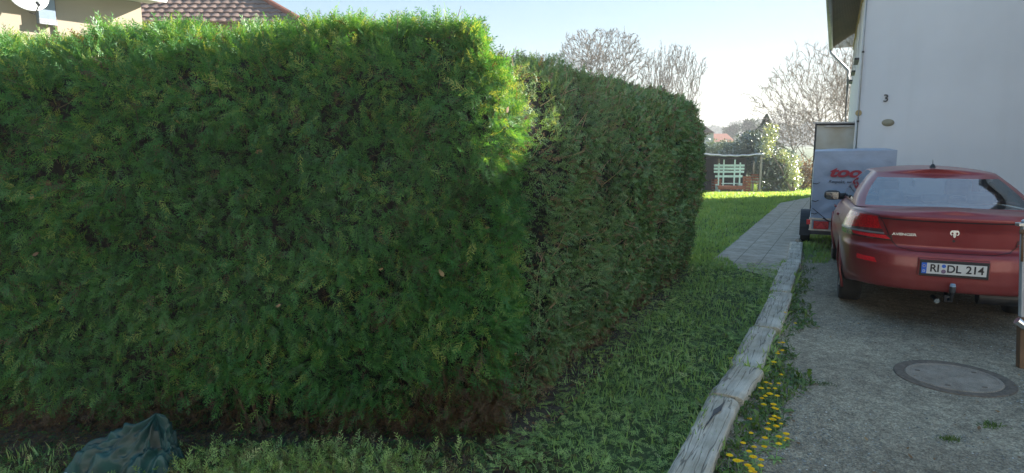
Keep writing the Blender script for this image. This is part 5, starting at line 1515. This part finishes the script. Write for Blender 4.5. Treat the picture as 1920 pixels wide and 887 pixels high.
for i in range(30):
    u = i / 29; G.append([(u * Wd, 1.98 + .05 * math.sin(u * 25), z) for z in (0, .6, 1.2, Hs - .2)])
mb.grid(G)
G = [[(-.02 + .03 * math.sin(v * 18), v * 1.95, z) for z in (0, .6, 1.2, Hs - .2)] for v in np.linspace(.08, 1, 14)]; mb.grid(G)
mb.build('back_cloth', M['darkcloth'], sh, solid=.01)
# bench, turned away: we see its slatted back
c1 = atg(1374, SY); bx = c1[0]
bn = empty('garden_bench', (bx, SY + .35, GZ), 0, label='pale turquoise slatted bench with tall uprights inside the shelter', cat='bench')
mb = MB()
for z, w_ in ((1.32, .74), (1.17, .74), (1.02, .73), (.80, .66)): mb.box(-w_, w_, -.03, -.003, z - .055, z + .045)
mb.build('backrest', M['turq'], bn, bevel=.005)
for x_, h_ in ((-.50, 1.42), (-.27, 1.60), (.26, 1.60), (.52, 1.46)):
    mb = MB(); mb.box(x_ - .035, x_ + .035, -.06, -.032, .30, h_); mb.build('upright', M['turq'], bn, bevel=.004)
mb = MB()
for k in range(3): mb.box(-.70, .70, .02 + .14 * k, .13 + .14 * k, .42, .45)
mb.build('seat', M['turq'], bn, bevel=.004)
for x_ in (-.6, .6):
    for y_ in (-.10, .38):
        mb = MB(); mb.box(x_ - .05, x_ + .05, y_, y_ + .08, 0, .415); mb.build('leg', M['turq'], bn, bevel=.006)
tb = empty('low_table', (bx - .02, SY + .02, GZ), 0, label='low reddish brown wooden table in front of the turquoise bench', cat='table')
mb = MB()
for k in range(4): mb.box(-.62, .62, -.2 + .1 * k, -.11 + .1 * k, .32 + .003 * k, .36)
mb.box(-.64, .64, -.24, -.205, .20, .34); mb.build('tabletop', M['redwood'], tb, bevel=.006)
for x_ in (-.55, .0, .55):
    mb = MB(); mb.box(x_ - .04, x_ + .04, -.16, .12, 0, .315); mb.build('leg', M['turq'] if x_ else M['greywood'], tb, bevel=.006)
for k, (px, lab) in enumerate(((1347, 'reddish wooden crate standing left of the low table'), (1404, 'tall reddish wooden crate standing right of the low table'))):
    g = atg(px, SY + .45); cr = empty('crate', (g[0], g[1], GZ), (-8, 14)[k], label=lab, cat='crate')
    mb = MB(); hh = (.62, .72)[k]
    for z in np.arange(.04, hh, .13):
        for q in (-.16, .14): mb.box(-.18, .18, q, q + .02, z, z + .09); mb.box(q, q + .02, -.139, .139, z, z + .09)
    for x_, y_ in ((-.16, -.16), (.15, -.16), (-.16, .15), (.15, .15)): mb.box(x_ + .0, x_ + .02, y_ + .021, y_ + .04, 0, hh)
    mb.build('slats', M['redwood'], cr)
g = atg(1418, SY + .8); ch = empty('garden_chair', (g[0], g[1], GZ), 30, label='dark folding garden chair under the right side of the shelter', cat='chair')
mb = MB(); mb.box(-.22, .22, -.2, .2, .42, .45); mb.build('seat', M['redwood'], ch, bevel=.005)
mb = MB(); [mb.box(-.22, .22, .2, .22, z, z + .07) for z in (.55, .67, .79)]; mb.build('backrest', M['redwood'], ch)
for x_ in (-.2, .2):
    mb = MB(); mb.bar((x_, -.2, 0), (x_, .22, .44), .03); mb.build('leg', M['darkmetal'], ch); mb = MB(); mb.bar((x_, .24, 0), (x_, .2, .88), .03); mb.build('leg', M['darkmetal'], ch)

# ------------------------------------------------------------------ shrubs and trees
LEAFQ = []
for k in range(4):
    a_ = np.array([(0, 0, 0), (.35, .22, .04), (1, 0, -.06), (.35, -.22, .04)]) * (1 + .1 * k); LEAFQ.append((a_, np.array([(0, 1, 2), (0, 2, 3)])))
def blob_leaves(name, blobs, per_m2, size, material, parent, tb=.5, seed=1, shell=.5):
    Ps, Ns = [], []
    for (c_, r_) in blobs:
        r_ = np.array(r_, float); area = 4 * math.pi * (np.prod(r_) ** (2 / 3)); n = int(area * per_m2)
        d = rand_dir(n); P = np.array(c_) + d * r_ * (rng.random(n) ** shell)[:, None]
        lump = fbm(P, 1.6 / r_.mean(), seed, 3)
        P = np.array(c_) + (P - np.array(c_)) * (1 + .42 * lump)[:, None]
        Ps.append(P); Ns.append(d)
    P = np.concatenate(Ps); Nn = np.concatenate(Ns); n = len(P)
    k = (fbm(P, 2.5 / float(np.mean([b[1][0] for b in blobs])), seed + 3, 2) > -.35) | (rng.random(n) < .3)
    P, Nn = P[k], Nn[k]; n = len(P)
    D = Nn * .5 + rand_dir(n) + np.array([0, 0, .2])
    return scatter(name, LEAFQ, P, D, Nn + rand_dir(n) * .7 + np.array([0, 0, .6]), size * rng.uniform(.6, 1.3, n), np.clip(tb + .22 * rng.normal(size=n), 0, 1), material, parent)
def stems(name, base, tips, r, material, parent):
    mb = MB(); b = Vector(base)
    for t_ in tips:
        t_ = Vector(t_); m_ = b.lerp(t_, .5) + Vector((random.uniform(-.2, .2), 0, .1)); mb.tube([b, m_, t_], [r, r * .7, r * .25], 6)
    return mb.build(name, material, parent, recalc=False)
def shrub(name, px, Y, blobs, per, size, material, label, tb=.5, seed=1, group=None, cat='shrub'):
    """blobs: (px,py,rx,rz,ry) in photo pixels at distance Y, turned into metres"""
    g = atg(px, Y); e = empty(name, (g[0], Y, g[2]), 0, label=label, cat=cat, group=group)
    sc = 1263.3 / Y; bb = []
    for (qx, qy, rx, rz, dy) in blobs:
        bb.append((((qx - 960) / sc - g[0], dy, 1.8 - (qy - 260) / sc - g[2]), (rx / sc, (rx + rz) / 2 / sc, rz / sc)))
    blob_leaves('foliage', bb, per, size, material, e, tb, seed)
    stems('stems', (0, 0, -.1), [b[0] for b in bb], .05, M['bark'], e)
    return e
# dark hedge line behind the shelter, pale bushes, laurel
shrub('evergreen_shrub', 1395, 35.5, [(1375, 300, 32, 34, 0), (1405, 290, 30, 40, .3), (1428, 300, 26, 42, 0), (1345, 315, 26, 30, 0), (1412, 262, 20, 18, 0)], 300, .13, M['laurel'], 'dark evergreen shrub rising right behind the shelter roof', .4, 4)
shrub('laurel_shrub', 1452, 34.0, [(1445, 320, 26, 34, 0), (1468, 325, 26, 30, -.4), (1440, 285, 20, 26, 0), (1478, 305, 20, 24, 0), (1455, 350, 30, 12, -.3)], 330, .12, M['laurel'], 'broad glossy laurel shrub right of the shelter', .55, 7)
shrub('sunlit_laurel', 1492, 33.0, [(1490, 308, 14, 20, 0), (1494, 335, 12, 20, -.2), (1470, 292, 13, 14, 0), (1478, 322, 12, 22, -.5), (1445, 250, 16, 20, 0), (1432, 275, 10, 22, -.5)], 230, .10, M['laurel_pale'], 'sunlit side of the laurel shrub, its brightness put into pale leaves', .6, 9)  # sunlit part of the laurel, its light put into the leaf colour
shrub('pale_shrub', 1345, 38.0, [(1338, 278, 16, 14, 0), (1360, 272, 16, 11, 0), (1384, 276, 16, 12, 0), (1325, 285, 14, 14, 0)], 240, .12, M['laurel_pale'], 'light green shrub line behind the left of the shelter', .25, 12)
shrub('brown_thicket', 1512, 36.0, [(1508, 320, 14, 28, 0), (1524, 325, 14, 30, 0), (1540, 320, 14, 34, 0), (1512, 350, 14, 14, 0)], 190, .10, M['brownleaf'], 'brown leafless thicket between the laurel and the porch screen', .45, 15)
shrub('brown_thicket', 1330, 34.6, [(1322, 330, 8, 30, 0), (1350, 330, 22, 28, .6), (1390, 335, 22, 26, .6)], 120, .10, M['laurel'], 'dark leafy growth behind the bench under the shelter', .2, 18)

def conifer(px, Y, top, base_w, label, seed, group=None):
    g = atg(px, Y); sc = 1263.3 / Y; H = 1.8 - (top - 260) / sc - g[2]
    e = empty('conifer_tree', (g[0], Y, g[2]), 0, label=label, cat='tree', group=group)
    mb = MB(); mb.tube([(0, 0, -.1), (0, 0, H * .5), (0, 0, H * .97)], [H * .03, H * .018, .02], 8); mb.build('trunk', M['bark'], e)
    n = 9000; t_ = rng.random(n) ** .7; h = H * (.12 + .88 * t_); r = base_w * (1 - t_) * (.9 + .2 * np.sin(h * 27 / H + 1)); an = rng.uniform(0, 2 * math.pi, n); q = rng.random(n) ** .45
    P = np.stack([np.cos(an) * r * q, np.sin(an) * r * q, h], 1); P *= 1 + .16 * fbm(P, 1.2, seed, 2)[:, None] * np.array([1, 1, .2])
    D = np.stack([np.cos(an), np.sin(an), np.full(n, -.1)], 1) + rand_dir(n) * .5
    scatter('crown', LEAFQ, P, D, rand_dir(n) + np.array([0, 0, .5]), H * .035 * rng.uniform(.5, 1.2, n) * (.35 + .65 * (1 - t_)), rng.random(n), M['pine'], e)
conifer(1435, 46, 212, 2.1, 'dark pointed conifer rising above the shelter', 3)
def round_tree(px, Y, blobs, label, seed):
    g = atg(px, Y); sc = 1263.3 / Y; e = empty('evergreen_tree', (g[0], Y, g[2]), 0, label=label, cat='tree'); bb = []
    for (qx, qy, rx, rz) in blobs: bb.append((((qx - 960) / sc - g[0], 0, 1.8 - (qy - 260) / sc - g[2]), (rx / sc, rx / sc, rz / sc)))
    blob_leaves('crown', bb, 16, Y * .006, M['pine'], e, .5, seed); stems('trunk', (0, 0, -.5), [b[0] for b in bb], .22, M['bark'], e)
round_tree(1373, 115, [(1365, 246, 10, 6), (1378, 242, 10, 7), (1371, 254, 9, 6)], 'hazy umbrella shaped evergreen tree in the distance, left of its neighbour', 3)
round_tree(1405, 108, [(1398, 240, 11, 9), (1413, 236, 11, 8), (1402, 232, 8, 6), (1408, 250, 14, 9)], 'hazy round evergreen tree in the distance beside the dark conifer', 8)
for k in range(16):
    px = 1200 + k * 27 + random.uniform(-8, 8); Y = 230 + random.uniform(0, 120); h_ = random.uniform(5, 9)
    round_tree(px, Y, [(px, 258 - 1263 / Y * (h_ * .3), 1263 / Y * 4, 1263 / Y * h_ * .35), (px + 6, 259, 1263 / Y * 5, 1263 / Y * 2.5)], 'faint far tree in the wooded skyline', 30 + k)
    for o_ in list(COL.objects)[-3:]:
        if o_.get('category') == 'tree': o_['group'] = 'far trees on the skyline'

def bare_tree(px, Y, crown, label, seed, material, n=1500, trunk=.10, vert=1.0, twig=.010):
    """crown = (px, py, half width, half height) of the crown outline, in photo pixels at distance Y"""
    r = np.random.default_rng(seed); g = atg(px, Y); sc = 1263.3 / Y
    cx, cz = (crown[0] - 960) / sc - g[0], 1.8 - (crown[1] - 260) / sc - g[2]; rx, rz = crown[2] / sc, crown[3] / sc
    e = empty('bare_tree', (g[0], Y, g[2]), 0, label=label, cat='tree')
    base = np.array([0, 0, max(.8, (cz - rz) * .8)])
    d = r.normal(size=(n, 3)); d /= np.linalg.norm(d, axis=1, keepdims=True)
    P = d * (r.random(n) ** .42)[:, None]; lob = 1 + .40 * fbm(d, 2.0, seed, 2)
    P = P * lob[:, None] * np.array([rx, rx * .9, rz]) + np.array([cx, 0, cz])
    P = P[P[:, 2] > base[2] * .9]
    P = P[np.argsort(np.linalg.norm(P - base, axis=1))]
    node = [base]; par = [-1]; plen_ = [0.0]
    w = np.array([vert, vert, 1.0])
    for p in P:
        A = np.array(node); dd = p - A
        dist = np.linalg.norm(dd * w, axis=1)
        # a twig seldom turns back on its parent
        cost = dist + .62 * np.array(plen_)
        k = int(np.argmin(cost)); node.append(p); par.append(k); plen_.append(plen_[k] + float(np.linalg.norm(p - node[k])))
    m_ = len(node); cnt = np.ones(m_)
    for i in range(m_ - 1, 0, -1): cnt[par[i]] += cnt[i]
    rad = np.maximum(twig * .55, trunk * (cnt / m_) ** .52)
    mb = MB()
    for i in range(1, m_):
        a_, b_ = node[par[i]], node[i]; L = np.linalg.norm(b_ - a_)
        mid = (a_ + b_) / 2 + r.normal(0, .07 * L, 3) + np.array([0, 0, .05 * L])
        mb.tube([a_, mid, b_], [min(rad[par[i]], rad[i] * 1.35), rad[i] * 1.1, rad[i]], 5 if rad[i] > .03 else 3, 0, False)
        if cnt[i] <= 2:
            dr_ = (b_ - a_) / (L + 1e-6)
            for q in range(4):
                dq = dr_ * .9 + r.normal(0, .5, 3) + np.array([0, 0, .35]); dq /= np.linalg.norm(dq); l2 = r.uniform(.15, .45) * rz * .25
                st = b_ - (b_ - a_) * r.uniform(0, .8)
                mb.tube([st, st + dq * l2 * .5 + r.normal(0, .02, 3), st + dq * l2], [twig * .45, twig * .38, twig * .2], 3, 0, False)
    mb.build('crown', material, e, recalc=False)
    mb = MB(); mb.tube([(0, 0, -.2), base * .5 + np.array([.03, 0, 0]), base], [trunk * 1.3, trunk * 1.1, trunk], 10); mb.build('trunk', material, e, recalc=False, smooth=True)
    return e
bare_tree(1120, 30, (1122, 118, 86, 62), 'round crowned bare tree showing above the side hedge', 5, M['bark'], 1700, .09, .9, .016)
bare_tree(1248, 33, (1250, 160, 66, 78), 'bare tree with thin upright twigs behind the end of the side hedge', 6, M['bark'], 1300, .07, 2.2, .016)
bare_tree(1545, 40, (1535, 190, 118, 104), 'wide bare tree left of the white house, above the porch screen', 12, M['bark_warm'], 1900, .12, 1.0, .018)
bare_tree(1487, 50, (1480, 235, 50, 45), 'smaller bare tree behind the wide bare tree', 21, M['bark'], 700, .08, 1.0, .022)
bare_tree(1590, 46, (1590, 165, 50, 80), 'bare tree half hidden by the white house eaves', 31, M['bark_warm'], 900, .10, 1.2, .022)

# distant houses seen past the end of the hedge
dh = empty('distant_house', (*atg(1350, 85)[:2], float(ground_h(0, 85))), 10, label='distant house with a low red tiled roof beyond the shelter', cat='house')
mb = MB(); mb.box(-2.2, 1.6, 0, 6, 0, 2.35); mb.build('wall', M['far_wall'], dh)
mb = MB(); mb.add([(-2.5, -.3, 2.3), (1.9, -.3, 2.3), (1.2, 3, 3.35), (-2.0, 3, 3.35), (-2.5, 6.3, 2.3), (1.9, 6.3, 2.3)], [(0, 1, 2, 3), (1, 5, 2), (5, 4, 3, 2), (4, 0, 3), (0, 4, 5, 1)]); mb.build('roof', M['roofred'], dh)
dh = empty('distant_house', (*atg(1333, 60)[:2], float(ground_h(0, 60))), 10, label='narrow far house wall peeping past the hedge end', cat='house')
mb = MB(); mb.box(-1.6, .22, 0, 5, 0, 3.2); mb.build('wall', M['far_wall'], dh)
mb = MB(); mb.add([(-1.9, -.2, 3.2), (.30, -.2, 3.2), (.30, 5.2, 3.2), (-1.9, 5.2, 3.2), (-.8, -.2, 4.0), (-.8, 5.2, 4.0)], [(0, 3, 2, 1), (0, 4, 5, 3), (1, 2, 5, 4), (0, 1, 4), (3, 5, 2)]); mb.build('roof', M['tiles'], dh)

# ------------------------------------------------------------------ air
HAZE = True
if HAZE:
    mb = MB(); mb.box(-530, 530, -210, 530, -6.5, 16)
    hm = bpy.data.materials.new('haze_air'); hm.use_nodes = True; nt = hm.node_tree; nt.nodes.clear()
    pv = N(nt, 'ShaderNodeVolumePrincipled'); pv.inputs['Density'].default_value = .0024; pv.inputs['Color'].default_value = (.62, .64, .66, 1); pv.inputs['Anisotropy'].default_value = .3
    oo = N(nt, 'ShaderNodeOutputMaterial'); nt.links.new(pv.outputs[0], oo.inputs['Volume'])
    o = mb.build('haze', hm); tag(o, kind='stuff')
